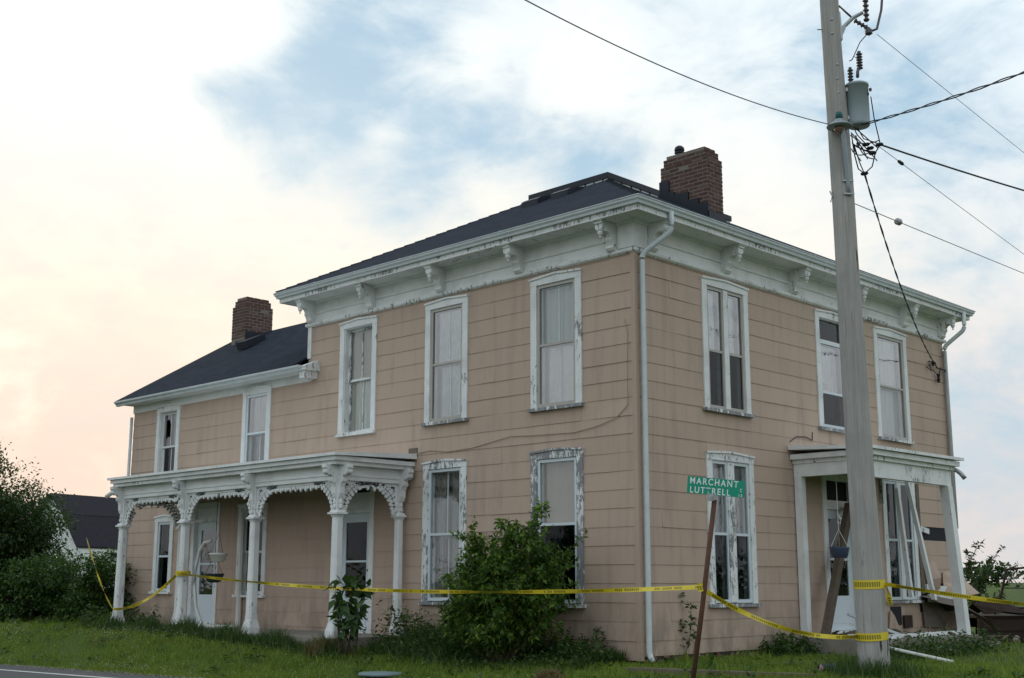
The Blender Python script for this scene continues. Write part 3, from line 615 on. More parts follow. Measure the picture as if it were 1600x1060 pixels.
# eaves of the main block: frieze, mouldings, soffit, fascia, gutter
RECT = (MX, 0, 0, MY)
co_ = MB().ring(RECT, [(.0, 5.93), (.03, 5.93), (.03, 6.37), (0, 6.37)]).build('cornice', WHITE, H)
MB().ring(RECT, [(.0, 5.885), (.035, 5.885), (.065, 5.91), (.07, 5.95), (.045, 5.965), (.0305, 5.965), (.0305, 5.93), (0, 5.93)]).build('frieze_moulding', ROUGH, co_)
MB().ring(RECT, [(.0305, 6.12), (.05, 6.12), (.055, 6.145), (.0305, 6.16)]).build('frieze_bead', WHITE, co_)
MB().ring(RECT, [(.0305, 6.33), (.07, 6.335), (.09, 6.3695), (.0305, 6.3695)]).build('crown_moulding', WHITE, co_)
MB().ring(RECT, [(.0, 6.37), (.43, 6.37), (.43, 6.385), (0, 6.385)]).build('soffit', WORN, co_)
MB().ring(RECT, [(.405, 6.385), (.43, 6.385), (.43, 6.55), (.405, 6.55)]).build('fascia', ROUGH, co_)
gt = MB().ring(RECT, [(.432, 6.455), (.475, 6.455), (.485, 6.49), (.508, 6.515), (.512, 6.545), (.525, 6.55), (.525, 6.562), (.432, 6.562)]).build('gutter', ALU, H)
for k in range(7):
    m = MB(); pf = [(.430, 6.450), (.479, 6.450), (.489, 6.488), (.512, 6.512), (.516, 6.543), (.530, 6.548), (.530, 6.5655), (.430, 6.5655)]
    if k < 3: m.prism([(-2.3-2.45*k, -o_, z_) for o_, z_ in pf], (.045, 0, 0))
    else: m.prism([(o_, 1.9+2.3*(k-3), z_) for o_, z_ in pf], (0, .045, 0))
    m.build('gutter_joint', ALU, gt)
def bracket_mesh():
    m = MB(); t = .15
    prof = [(0, 0), (.36, 0), (.36, -.045), (.335, -.06), (.33, -.12), (.285, -.16), (.23, -.15), (.17, -.17), (.14, -.22), (.15, -.26), (.115, -.31), (.10, -.345), (.105, -.375), (.07, -.41), (.02, -.425), (0, -.425)]
    m.prism([(-t/2, -d, z) for d, z in prof], (t, 0, 0))
    m.box(-.1, .1, -.385, .0, -.0005, .018-.03).box(-.095, .095, -.035, 0, -.44, -.40)
    m.lathe((0, -.30, -.16), [(.0, -.115), (.02, -.10), (.012, -.075), (.035, -.05), (.045, -.02), (.03, .005), (.05, .012), (.05, .03)], 10)
    m.lathe((-t/2-.006, -.20, -.075), [(.045, 0), (.045, .162)], 12, (1, 0, 0)); m.lathe((-t/2-.006, -.055, -.34), [(.038, 0), (.038, .162)], 10, (1, 0, 0))
    return m
br = bracket_mesh().build('bracket', WORN, co_); br.location = (-.36, -.031, 6.369)
for x in (-2.29, -4.16, -6.04, -7.86): inst(br, 'bracket', co_, (x, -.031, 6.369))
for y in (.36, 2.25, 4.25, 6.2, 8.16, 9.75): inst(br, 'bracket', co_, (.031, y, 6.369), (0, 0, math.pi/2))
MB().box(-.26, .0305+.02, -.055, -.0305, 5.97, 6.33).box(.0305, .055, -.0555, .26, 5.97, 6.33).build('corner_block', WHITE, co_)

# downspouts
def spout(path, r=.042, mat=ALU): return MB().tube(path, r, 10).build('downspout', mat, gt, smooth=True)
def bend(pts, k=5):
    out = []
    for i, p in enumerate(pts):
        p = Vector(p)
        if 0 < i < len(pts)-1:
            a = Vector(pts[i-1]); b = Vector(pts[i+1]); da = (a-p); db = (b-p); r = min(.09, da.length*.45, db.length*.45); p0 = p+da.normalized()*r; p1 = p+db.normalized()*r
            for j in range(k+1): t = j/k; out.append(p0*(1-t)**2+p*2*t*(1-t)+p1*t*t)
        else: out.append(p)
    return out
spout(bend([(.475, .30, 6.48), (.475, .30, 6.18), (.085, .085, 5.86), (.085, .085, .12), (.14, .085, .02)]))
spout(bend([(.475, 9.96, 6.48), (.475, 9.96, 6.12), (.07, 9.86, 5.80), (.07, 9.86, 2.15)]))
MB().box(.055, .115, .06, .11, 5.2, 5.22).box(.055, .115, .06, .11, 3.3, 3.32).box(.055, .115, .06, .11, 1.4, 1.42).build('downspout_strap', ALU, gt)
spout(bend([(WX-.02, -.06, 4.75), (WX-.02, -.06, .3)]), .035)

# main roof: hip rising to a flat deck with a raised curb
rf = MB().ring(RECT, [(.50, 6.556), (.50, 6.575), (-3.0, 8.425), (-3.0, 8.40)]).build('roof', SHING, H)
dk = (MX+3, -3, 3, MY-3)
MB().ring(dk, [(-.06, 8.40), (.005, 8.40), (.005, 8.454), (-.06, 8.454)]).build('curb', SIGNW, rf)
m = MB().ring(dk, [(-.1, 8.455), (.03, 8.455), (.03, 8.565), (-.1, 8.565)]); m.box(dk[0], dk[1], dk[2], dk[3], 8.53, 8.566).build('deck_cap', FLASH, rf)
m = MB()
for k in range(9): m.box(MX+3.1+k*.22, MX+3.13+k*.22, 2.985, 3.03, 8.40, 8.4535)
for k in range(14): m.box(-3.03, -2.985, 3.1+k*.28, 3.14+k*.28, 8.40, 8.4535)
m.build('curb_clip', FLASH, rf)
SL = (8.425-6.575)/3.5
def roofz(off): return 6.575+SL*(off+.5)     # off: metres in from the wall line
for x in (-4.30, -3.55):
    m = MB(); y0, y1 = 2.25, 2.65; z0 = roofz(y0); m.prism([(x-.2, y0, z0-.02), (x-.2, y0, z0+.11), (x-.2, y0+.1, z0+.17), (x-.2, y1+.05, roofz(y1)+.06), (x-.2, y1+.05, roofz(y1)-.02)], (.42, 0, 0)); m.build('roof_vent', FLASH, rf)
# hip cap shingles
for sx in (0, 1):
    m = MB(); cx, dx = (0, 1) if sx == 0 else (MX, -1)
    for k in range(24):
        t0 = k/24; t1 = (k+1.25)/24; p = lambda t: Vector((cx+dx*(.5-3.5*t), -.5+3.5*t, 6.585+1.85*t))
        a, b = p(t0), p(t1); w = .11; m.add([a+Vector((-dx*w, -0, -.012)), a+Vector((0, 0, .02)), a+Vector((0, w, -.012)), b+Vector((-dx*w, 0, -.02)), b+Vector((0, 0, .004)), b+Vector((0, w, -.02))], [(0, 1, 4, 3), (1, 2, 5, 4), (0, 2, 1)])
    m.build('hip_cap', SHING, rf, fix=False)

# wing roof: gable with chimney at the end
RY, RZ, EY = 2.75, 7.0, -.40
ez = 5.06
m = MB(); m.prism([(WX-.22, EY, ez), (WX-.22, EY, ez+.04), (WX-.22, RY, RZ), (WX-.22, WY+.4, ez+.04), (WX-.22, WY+.4, ez), (WX-.22, RY, RZ-.06)], (MX-WX+.20, 0, 0)); wr = m.build('wing_roof', SHING, H)
m = MB(); m.box(WX-.02, MX-.02, -.30, -.001, 5.0, 5.03).box(WX-.02, MX+.12, -.03, -.0005, 4.84, 5.0).build('wing_soffit', WHITE, wr)
m = MB(); m.prism([(WX-.24, -.30, 4.99), (WX-.24, -.345, 4.99), (WX-.24, -.36, 5.03), (WX-.24, -.405, 5.06), (WX-.24, -.41, 5.095), (WX-.24, -.30, 5.095)], (MX-WX+.46, 0, 0)).build('wing_gutter', ALU, wr)
m = MB(); m.prism([(WX-.21, -.3, 4.985), (WX-.21, -.3, 5.06), (WX-.21, RY, RZ-.07), (WX-.21, WY+.3, 5.06), (WX-.21, WY+.3, 4.985), (WX-.21, RY, RZ-.2)], (.03, 0, 0)).build('rake_board', WORN, wr)
m = MB(); m.box(MX+.12, MX+.30, -.30, -.004, 4.86, 5.0).box(MX+.10, MX+.36, -.34, -.004, 5.0, 5.06).prism([(MX+.1, -.36, 5.0615), (MX+.1, -.002, 5.0615), (MX+.1, -.002, 5.22)], (.26, 0, 0)); m.build('eave_return', ROUGH, wr)
m = MB(); m.prism([(-12.9, 1.55, 6.3), (-12.9, 1.5, 6.46), (-12.9, 2.0, 6.70), (-12.9, 2.05, 6.55)], (.4, 0, 0)); m.build('roof_vent', FLASH, wr)

# chimneys, brick by brick
def chimney(x0, x1, y0, y1, zb, zt, steps):
    ch = MB(); ins = .004
    ch.box(x0+ins, x1-ins, y0+ins, y1-ins, zb-.4, zt-.22).box(x0+ins+.05, x1-ins-.05, y0+ins+.03, y1-ins-.03, zt-.22, zt-.085).box(x0+ins+.1, x1-ins-.1, y0+ins+.05, y1-ins-.05, zt-.085, zt-.01)
    c = ch.build('chimney', MORTAR, H)
    bl, bh, bw = .192, .053, .05; m = MB(); r = random.Random(5)
    e = .004; m.add([(x*(.5-e)*1, y*(.5-.03), z*(.5-.03)) for x in (-1, 1) for y in (-1, 1) for z in (-1, 1)], [(0, 1, 3, 2), (4, 6, 7, 5), (0, 4, 5, 1), (2, 3, 7, 6), (0, 2, 6, 4), (1, 5, 7, 3)])
    proto = m.build('brick', BRICK, c); first = [True]
    def put(p, sx, sy, sz):
        if first[0]: o = proto; first[0] = False
        else: o = proto.copy(); COL.objects.link(o); o.parent = c
        o.location = p; o.scale = (sx, sy, sz); o.rotation_euler = (r.uniform(-.02, .02), r.uniform(-.02, .02), r.uniform(-.012, .012))
    nrow = int((zt-zb)/.0735)
    for k in range(nrow):
        z = zt-.03-k*.0735; i_ = .10 if k == 0 else (.05 if k < 3 else 0); iy = i_*.6
        for ax in ('y', 'x'):
            s, e_ = (x0+i_, x1-i_) if ax == 'y' else (y0+iy, y1-iy); p = s-(k % 2)*(bl+.018)*.5
            while p < e_-.02:
                q0 = max(p, s); q1 = min(p+bl, e_)
                if q1-q0 > .03 and r.random() > .012:
                    j = r.uniform(0, .006)
                    if ax == 'y':
                        if not (steps and z < zs_(q0)): put(((q0+q1)/2, y0+iy+bw/2-j, z), q1-q0, bw, bh)
                    else: put((x1-i_-bw/2+j, (q0+q1)/2, z), bw, q1-q0, bh)
                p += bl+.018
    return c
def zs_(x): return roofz(-x)-.05
c1 = chimney(-2.25, -1.2, 3.63, 4.08, 7.3, 8.83, True)
# stepped flashing along the front of the chimney
m = MB(); xs = [-2.27, -2.05, -1.93, -1.62, -1.40, -1.185]
for i in range(5):
    zt = roofz(-xs[i])+(.30 if i == 0 else .17); m.box(xs[i], xs[i+1]-.001, 3.60, 3.628, roofz(-xs[i+1])-.05, zt)
m.box(-1.2, -1.17, 3.60, 4.1, roofz(1.17)-.05, roofz(1.17)+.12)
m.build('flashing', FLASH, c1)
m = MB(); m.lathe((-1.98, 3.86, 8.80), [(.075, 0), (.075, .1), (.095, .1), (.095, .12), (.07, .125), (.07, .15), (.095, .15), (.095, .17), (.085, .21), (.05, .24), (0, .25)], 14); m.build('chimney_cap', FLASH, c1)
c2 = chimney(-14.2, -13.6, 2.2, 2.95, 6.75, 7.82, False)
MB().box(-13.598, -13.575, 2.18, 2.97, 6.5, 6.95).box(-14.0, -13.6, 2.172, 2.19, 6.5, 6.74).build('flashing', FLASH, c2)

# ---------------------------------------------------------------- porches (parts of the house)
def post_mesh(ht, fancy=True):
    m = MB()
    def octo(w0, w1, z0, z1, ch=.22):
        pts = []
        for w, z in ((w0, z0), (w1, z1)):
            h = w/2; c = h*ch*2 if ch else 0
            pts += [(h-c, -h, z), (h, -h+c, z), (h, h-c, z), (h-c, h, z), (-h+c, h, z), (-h, h-c, z), (-h, -h+c, z), (-h+c, -h, z)]
        m.add(pts, [tuple(range(7, -1, -1)), tuple(range(8, 16))]+[(i, (i+1) % 8, 8+(i+1) % 8, 8+i) for i in range(8)])
    octo(.33, .33, 0, .10, .1); octo(.33, .235, .10, .23, .1); octo(.235, .235, .23, .30, .15)
    octo(.225, .205, .30, 1.90, .18); octo(.215, .27, 1.90, 1.945, .1); octo(.34, .34, 1.945, 1.975, .04); octo(.29, .25, 1.975, 2.01, .08)
    octo(.17, .17, 2.01, ht, .06)
    # applied pilaster strips and small scrolls at the foot of the upper shaft
    for sx, sy in ((0, -1), (0, 1), (1, 0), (-1, 0)):
        m.lathe((sx*.10, sy*.10, 2.06), [(.045, -.02), (.05, 0), (.045, .03), (.02, .06)], 8); m.lathe((sx*.095, sy*.095, 2.13), [(.035, -.02), (.045, .0), (.03, .05), (.012, .08)], 8)
    m.v = [(x*.72, y*.72, z) for x, y, z in m.v]
    return m
def scroll_mesh():
    m = MB(); t = .10
    pr = [(.0, 0), (.25, 0), (.25, -.05), (.215, -.07), (.22, -.13), (.17, -.17), (.13, -.155), (.10, -.19), (.115, -.24), (.075, -.29), (.05, -.35), (.045, -.45), (.02, -.52), (0, -.54)]
    m.prism([(-t/2, -d, z) for d, z in pr], (t, 0, 0)); m.lathe((-t/2-.006, -.18, -.105), [(.05, 0), (.05, t+.012)], 12, (1, 0, 0)); m.lathe((-t/2-.006, -.20, -.035), [(.045, 0), (.045, t+.012)], 10, (1, 0, 0)); m.lathe((-t/2-.005, -.075, -.25), [(.035, 0), (.035, t+.01)], 10, (1, 0, 0))
    return m
def fret(p0, p1, ztop, zcap, thick=.03, skipl=False):
    """sawn lace between two posts: fringe along the top and a pierced arch bracket at each end"""
    p0, p1 = Vector(p0), Vector(p1); u = (p1-p0).normalized(); Ln = (p1-p0).length; nrm = Vector((-u.y, u.x, 0)); up = Vector((0, 0, 1)); m = MB(); r = random.Random(int(Ln*100)+int(abs(p0.x)*10))
    Q = lambda a, z: p0+u*a+up*z
    e = .07
    m.prism([Q(e, ztop-.055)-nrm*thick/2, Q(Ln-e, ztop-.055)-nrm*thick/2, Q(Ln-e, ztop+.01)-nrm*thick/2, Q(e, ztop+.01)-nrm*thick/2], nrm*thick)
    br_ = min(.52, Ln*.40); hgt = ztop-zcap-.04
    # fringe of alternate teeth
    a = e+br_*.75; k = 0
    while a < Ln-e-br_*.75:
        if r.random() > .07:
            h = (.10 if k % 2 == 0 else .065)*r.uniform(.85, 1.1); w = .034
            m.prism([Q(a+x, ztop-.05-z)-nrm*thick/2 for x, z in ((-w, 0), (-w*.9, h*.6), (-w*.45, h*.8), (0, h), (w*.45, h*.8), (w*.9, h*.6), (w, 0))][::-1], nrm*thick)
            m.annulus(Q(a, ztop-.052-h*.55), u, up, nrm*(thick+.004), .026, .010, 8)
        a += .072; k += 1
    for side in (0, 1):
        f = (lambda a: a) if side == 0 else (lambda a: Ln-a)
        nseg = 9
        for i in range(nseg+1):
            t = i/nseg*math.pi/2; ca = e+br_*(1-math.cos(t)*1.0)*1.0; cz = zcap+.05+hgt*math.sin(t)*.93
            ca = e+.045+(br_-.03)*(1-math.cos(t)); 
            if r.random() < .04: continue
            m.annulus(Q(f(ca), cz), u, up, nrm*thick, .058-.012*(i % 2), .016, 9)
            # outer trefoil lobes
            m.annulus(Q(f(ca+.055*math.sin(t+.25)+.012), cz-.06*math.cos(t-.25)+.0), u, up, nrm*thick*.96, .034, .002, 7)
            if i > 2: m.annulus(Q(f(ca-.055), cz+.045), u, up, nrm*thick*1.04, .036, .012, 8)
        m.prism([Q(f(e-.015), zcap+.03)-nrm*thick/2*.9, Q(f(e+.03), zcap+.03)-nrm*thick/2*.9, Q(f(e+.03), ztop)-nrm*thick/2*.9, Q(f(e-.015), ztop)-nrm*thick/2*.9], nrm*thick*.9)
    return m

PZ = .25
pr_ = MB()
# front porch roof: thin shed roof over a built-up cornice
px0, px1, py = -12.28, -4.76, -1.76
pr_.add([(px0, py, 3.10), (px1, py, 3.10), (px1, py, 3.145), (px0, py, 3.145), (px0, -.02, 3.15), (px1, -.02, 3.15), (px1, -.02, 3.24), (px0, -.02, 3.24)], [(0, 1, 2, 3), (4, 7, 6, 5), (0, 4, 5, 1), (3, 2, 6, 7), (0, 3, 7, 4), (1, 5, 6, 2)])
FP = pr_.build('front_porch', WORN, H)
MB().box(px0+.05, px1-.05, py+.05, -.022, 3.03, 3.099).build('cornice_board', WHITE, FP)
MB().box(px0+.10, px1-.10, py+.10, -.022, 2.965, 3.0295).build('cornice_board', WORN, FP)
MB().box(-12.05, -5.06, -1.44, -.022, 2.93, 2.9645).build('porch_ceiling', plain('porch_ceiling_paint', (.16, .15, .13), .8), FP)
PX = [-12.08, -9.70, -7.40, -5.05]
m = MB(); m.box(-12.1, -5.03, -1.51, -1.39, 2.73, 2.964); fz = m.build('frieze', WHITE, FP)
MB().box(-12.1, -5.03, -1.525, -1.5105, 2.80, 2.825).build('frieze_bead', WHITE, FP)
MB().box(-5.11, -4.99, -1.389, -.022, 2.73, 2.964).build('frieze', WHITE, FP); MB().box(-4.9895, -4.975, -1.5, -.03, 2.80, 2.825).build('frieze_bead', WHITE, FP)
MB().box(-12.14, -12.02, -1.389, -.022, 2.73, 2.964).build('frieze', WHITE, FP)
pst = post_mesh(2.71).build('post', WORN, FP); pst.location = (PX[0], -1.45, PZ-.02); pst.rotation_euler = (0, .012, 0)
for x in PX[1:]: inst(pst, 'post', FP, (x, -1.45, PZ-.02), (0, 0, 0))
inst(pst, 'post', FP, (-5.05, -.16, PZ-.02), (0, 0, 0), (.8, .8, 1)); inst(pst, 'post', FP, (-12.08, -.13, PZ-.02), (0, 0, 0), (.7, .7, 1))
sm = scroll_mesh().build('scroll', WORN, FP); sm.location = (PX[0], -1.511, 2.963)
for x in PX[1:]: inst(sm, 'scroll', FP, (x, -1.511, 2.963))
inst(sm, 'scroll', FP, (-4.989, -1.45, 2.963), (0, 0, math.pi/2)); inst(sm, 'scroll', FP, (-4.989, -.16, 2.963), (0, 0, math.pi/2)); inst(sm, 'scroll', FP, (-12.141, -1.45, 2.963), (0, 0, -math.pi/2))
for i in range(3): fret((PX[i], -1.45, 0), (PX[i+1], -1.45, 0), 2.735, 2.25).build('fretwork', WORN, FP)
fret((-5.05, -1.45, 0), (-5.05, -.16, 0), 2.735, 2.25).build('fretwork', WORN, FP); fret((-12.08, -1.45, 0), (-12.08, -.13, 0), 2.735, 2.25).build('fretwork', WORN, FP)
sl_ = MB().box(-12.35, -4.8, -1.68, -.03, -.1, PZ-.02).build('porch_slab', CONC, FP)
m = MB().tube(bend([(-12.22, -1.6, 3.05), (-12.22, -1.6, 2.9), (-12.42, -1.68, 2.78)]), .045, 8); m.build('gutter_outlet', WORN, FP, smooth=True)
m = MB(); m.box(-4.98, -4.76, -.03, -.004, 3.2, 3.34); m.build('roof_flashing', GREYWOOD, FP)
MB().tube([(-9.9, -.08, 2.3), (-9.9, -.08, PZ)], .055, 8).build('drain_pipe', PLASW, FP)

SP = MB(); sx1 = 1.55; s0, s1 = 3.93, 7.18
SP.add([(.02, s0, 3.26), (sx1, s0, 3.185), (sx1, s1, 3.20), (.02, s1, 3.30), (.02, s0, 3.335), (sx1, s0, 3.235), (sx1, s1, 3.25), (.02, s1, 3.375)], [(0, 1, 2, 3), (4, 7, 6, 5), (0, 4, 5, 1), (1, 5, 6, 2), (2, 6, 7, 3), (3, 7, 4, 0)])
SP = SP.build('side_porch', WORN, H)
MB().box(.02, sx1-.06, s0+.06, s1-.06, 3.10, 3.184).build('cornice_board', WORN, SP)
MB().box(.02, sx1-.13, s0+.13, s1-.13, 3.03, 3.0995).build('cornice_board', ROUGH, SP)
MB().box(.025, 1.37, 4.08, 4.2, 2.82, 3.0295).build('frieze', WORN, SP); MB().box(1.25, 1.37, 4.201, 7.0, 2.76, 3.0295).build('frieze', WORN, SP)
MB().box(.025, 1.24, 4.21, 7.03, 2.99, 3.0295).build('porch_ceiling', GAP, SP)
MB().prism([(.02, s1-.2, 3.19), (.02, s1-.2, 2.5), (.02, s1-.1, 3.19)], (.05, 0, 0)).build('broken_batten', BARE, SP)
MB().box(.03, .16, 4.08, 4.21, .24, 2.82).build('post', WHITE, SP)
MB().box(1.23, 1.39, 4.06, 4.2, .26, 2.7595).build('post', ROUGH, SP)
m = MB(); q = .085
def skewpost(m, b, t, q):
    b, t = Vector(b), Vector(t); pts = [p+Vector((i*q, j*q, 0)) for p in (b, t) for i, j in ((-1, -1), (1, -1), (1, 1), (-1, 1))]
    return m.add(pts, [(0, 3, 2, 1), (4, 5, 6, 7)]+[(i, (i+1) % 4, 4+(i+1) % 4, 4+i) for i in range(4)])
skewpost(m, (1.42, 7.02, .19), (1.31, 6.9, 2.759), .08).build('post', WHITE, SP)
MB().box(.03, 1.58, 3.95, 7.2, -.15, .235).build('porch_slab', CONC, SP)
m = MB(); m.box(.06, 1.3, 4.08, 4.1, .236, .24); 
MB().tube(bend([(1.3, 7.16, 3.1), (1.42, 7.24, 3.02), (1.5, 7.27, 2.9)]), .04, 8).build('gutter_outlet', STEEL, SP, smooth=True)

# crushed corner of the side wall
def sheet(name, pts, mat, parent, th=.012):
    """bent board given as rows of points"""
    m = MB(); R_, C_ = len(pts), len(pts[0]); o = []
    for d in (0, th):
        for row in pts:
            for p in row: m.v.append((p[0]+d, p[1]-d*.3, p[2]))
    g_ = lambda s, i, j: s*R_*C_+i*C_+j
    for i in range(R_-1):
        for j in range(C_-1):
            m.f.append((g_(0, i, j), g_(0, i, j+1), g_(0, i+1, j+1), g_(0, i+1, j))); m.f.append((g_(1, i, j), g_(1, i+1, j), g_(1, i+1, j+1), g_(1, i, j+1)))
    for i in range(R_-1):
        for j in (0, C_-1): m.f.append((g_(0, i, j), g_(0, i+1, j), g_(1, i+1, j), g_(1, i, j)))
    for j in range(C_-1):
        for i in (0, R_-1): m.f.append((g_(0, i, j), g_(1, i, j), g_(1, i, j+1), g_(0, i, j+1)))
    return m.build(name, mat, parent)
CR = MB().pbox('B', 8.32, MY-.02, .0003, .0009, .32, 2.14).build('damaged_wall', TARP, H)
sheet('bent_siding', [[(.03, 8.45, 1.45), (.12, 8.5, 1.15), (.03, 8.52, .95)], [(.10, 8.75, 1.52), (.22, 8.75, 1.2), (.16, 8.8, .98)], [(.03, 9.0, 1.4), (.06, 9.0, 1.2), (.04, 9.0, 1.0)]], SIDING, CR)
sheet('bent_siding', [[(.04, 9.2, 1.3), (.06, 9.15, 1.1), (.10, 9.1, .92)], [(.04, 9.6, 1.34), (.12, 9.62, 1.1), (.30, 9.66, .86)], [(.04, 9.9, 1.36), (.16, 9.98, 1.1), (.36, 10.05, .9)]], SIDING, CR)
sheet('bent_siding', [[(.03, 8.3, .75), (.05, 8.3, .5), (.06, 8.3, .3)], [(.03, 8.7, .78), (.10, 8.72, .5), (.10, 8.72, .28)], [(.03, 9.0, .72), (.2, 9.05, .5), (.06, 9.1, .26)]], OLDBACK, CR)
sheet('bent_siding', [[(.05, 8.2, .86), (.3, 8.2, .8), (.4, 8.25, .74)], [(.05, 8.8, .88), (.4, 8.9, .72), (.62, 8.95, .62)], [(.05, 9.4, .84), (.5, 9.5, .55), (.75, 9.55, .40)], [(.05, 9.85, .7), (.45, 9.95, .35), (.7, 10.0, .12)]], OLDBACK, CR)
MB().obox((.06, 8.45, 1.0), (.10, 9.5, .93), .05, .16).build('torn_board', WORN, CR); MB().obox((.08, 8.5, .82), (.12, 9.4, .78), .05, .14).build('torn_board', WHITE, CR); MB().obox((.03, 8.33, 2.12), (.05, 8.72, 2.06), .03, .1).build('torn_board', ROUGH, CR)
MB().box(.025, .05, 8.30, 8.42, .9, 2.95).build('torn_board', GREYWOOD, CR)
m = MB(); m.pbox('B', 7.12, 7.5, .022, .03, .35, .68).build('hole_in_siding', TARP, CR); m = MB(); m.prism([(.031, 7.0, .30), (.031, 7.06, .62), (.031, 7.2, .52), (.031, 7.38, .28)], (.02, 0, 0)).build('torn_board', SIDING, CR)
MB().box(.0225, .06, 7.55, 7.85, .30, .52).build('vent_box', RUST, CR)
MB().tube([(-4.98, -.03, 3.23), (-4.4, -.03, 3.27), (-4.0, -.03, 3.22), (-3.4, -.03, 3.24), (-2.52, -.03, 3.36), (-2, -.03, 3.33), (-1.17, -.03, 3.31), (-.7, -.03, 3.37), (-.35, -.03, 3.46), (-.14, -.03, 3.62), (-.12, -.03, 4.7), (-.16, -.045, 4.9)], .006, 5).build('wall_cable', plain('painted_cable', (.38, .30, .235), .7), H)
MB().tube([(.03, 4.0, 3.40), (.03, 4.2, 3.5), (.03, 4.5, 3.52), (.03, 4.7, 3.48), (.03, 4.72, 3.62)], .008, 5).build('wall_cable', BLACK, H)
m = MB(); m.tube([(.03, 9.2, 5.42), (.12, 9.3, 5.40), (.05, 9.5, 5.33), (.10, 9.75, 5.30), (.04, 9.95, 5.29)], .014, 6)
for p in ((.08, 9.3, 5.38), (.08, 9.5, 5.16), (.07, 9.52, 5.07)): m.lathe(p, [(.0, -.05), (.035, -.04), (.025, -.01), (.04, .01), (.03, .04), (0, .05)], 8)
m.tube([(.03, 9.1, 5.3), (.1, 9.16, 5.22), (.05, 9.2, 5.36), (.1, 9.3, 5.4)], .01, 5); m.tube([(.03, 9.35, 5.28), (.09, 9.45, 5.16), (.05, 9.6, 5.2), (.06, 9.66, 5.35)], .01, 5); m.build('service_bracket', BLACK, H)


# ---------------------------------------------------------------- utility pole
UP = empty('utility_pole', (3.26, .51, -.05), 'weathered grey wooden utility pole carrying a transformer and a lamp', 'utility pole')
def pole_xy(z): t = z/9.; return 3.26-.09*t, .51-.09*t
m = MB(); zz = [-.3+.4*k for k in range(30)]
m.tube([(pole_xy(z)[0]+.006*math.sin(z*1.3), pole_xy(z)[1]+.006*math.sin(z*1.9+1), z) for z in zz], [.186-.0068*max(z, 0)+(.012 if z < .3 else 0)+.003*math.sin(z*2.1) for z in zz], 28); m.build('pole_shaft', POLE, UP, smooth=True)
rr = Vector((.711, .703, 0)); ff = Vector((-.703, .711, 0))     # pole's right and back directions
def pp(z, r=0., f=0.): x, y = pole_xy(z); return Vector((x, y, z))+rr*r+ff*f
# transformer
tz0, tz1 = 7.11, 7.76; tcn = pp(7.4, .285, .0)
tf = MB().lathe((tcn.x, tcn.y, tz0), [(.135, 0), (.148, .015), (.150, .05), (.150, .56), (.158, .562), (.158, .592), (.150, .60), (.10, .618), (.04, .625), (0, .626)], 28).build('transformer', TRAFO, UP, smooth=False)
tf.data.polygons.foreach_set('use_smooth', [len(p.vertices) == 4 for p in tf.data.polygons])
def insul(m, p, h, r, n=5, ax=(0, 0, 1)):
    pr = []
    for k in range(n): pr += [(r*.55, h*k/n), (r, h*(k+.25)/n), (r, h*(k+.45)/n), (r*.55, h*(k+.6)/n)]
    return m.lathe(p, [(r*.4, 0)]+pr+[(r*.6, h), (r*.5, h*1.08), (0, h*1.1)], 12, ax)
m = MB(); insul(m, pp(tz1-.03, .22, .02), .22, .040, 5); m.build('bushing', PORC, tf, smooth=True)
m = MB(); insul(m, pp(tz1+.16, .34, -.03), .24, .044, 6); m.tube([pp(tz1+.02, .28, -.1), pp(tz1+.12, .30, -.06), pp(tz1+.20, .35, -.03)], .022, 8); m.build('lightning_arrester', PORC, tf, smooth=True)
m = MB(); m.obox(pp(7.62, .12), pp(7.62, .16), .12, .05).obox(pp(7.22, .12), pp(7.22, .16), .12, .05)
m.build('mounting_lug', STEEL, tf)
m = MB(); 
for z, r in ((7.54, .40), (7.60, .44), (7.50, .36)): m.lathe(pp(z, r, -.10), [(.018, -.02), (.022, 0), (.018, .02)], 8)
m.build('terminal', PORC, tf)
# arm with insulators at the top
m = MB(); m.tube([pp(8.42, .11), pp(8.56, .18), pp(8.68, .30), pp(8.76, .44)], [.034, .028, .028, .026], 8); m.obox(pp(8.35, .12), pp(8.75, .11), .09, .03); ia = m.build('insulator_arm', STEEL, UP)
m = MB(); insul(m, pp(8.62, .48, -.02), .34, .042, 5); m.build('insulator', PORC, ia, smooth=True)
m = MB(); insul(m, pp(8.66, .33, .03), .22, .036, 4, (.55, .55, -.5)); m.tube([pp(8.86, .12, .0), pp(8.68, .32, .03)], .014, 6); m.build('insulator', PORC, ia, smooth=True)
m = MB(); m.lathe(pp(8.44, .50, -.02), [(.02, -.02), (.05, 0), (.05, .05), (.02, .09)], 10); m.tube([pp(8.48, .52), pp(8.52, .62), pp(8.8, .70), pp(9.1, .74)], .018, 6); m.build('cutout_fuse', PORC, ia)
# lamp
lm = MB(); lp = pp(7.02, -.05, -.24)
lm.lathe(lp, [(.165, -.005), (.168, .005), (.10, .055), (.06, .07), (.055, .10)], 20); lo = lm.build('lamp', LAMPG, UP, smooth=True)
MB().lathe(lp+Vector((0, 0, .098)), [(.05, 0), (.05, .07), (.04, .1), (0, .105)], 12).build('photocell', TEAL, lo, smooth=True)
MB().lathe(lp+Vector((0, 0, -.05)), [(0, -.055), (.05, -.03), (.075, .02), (.06, .06)], 14).build('lamp_bowl', BULB, lo, smooth=True)
MB().tube([lp+Vector((.02, .02, .03)), pp(6.95, -.01, -.26), pp(6.6, .02, -.20), pp(6.25, .04, -.15), pp(6.1, .04, -.14)], .03, 8).build('lamp_arm', LAMPG, lo, smooth=True)
m = MB()
for z in (6.12, 6.3): m.obox(pp(z, -.03, -.16), pp(z, .11, -.16), .03, .02)
m.build('clamp', STEEL, lo)
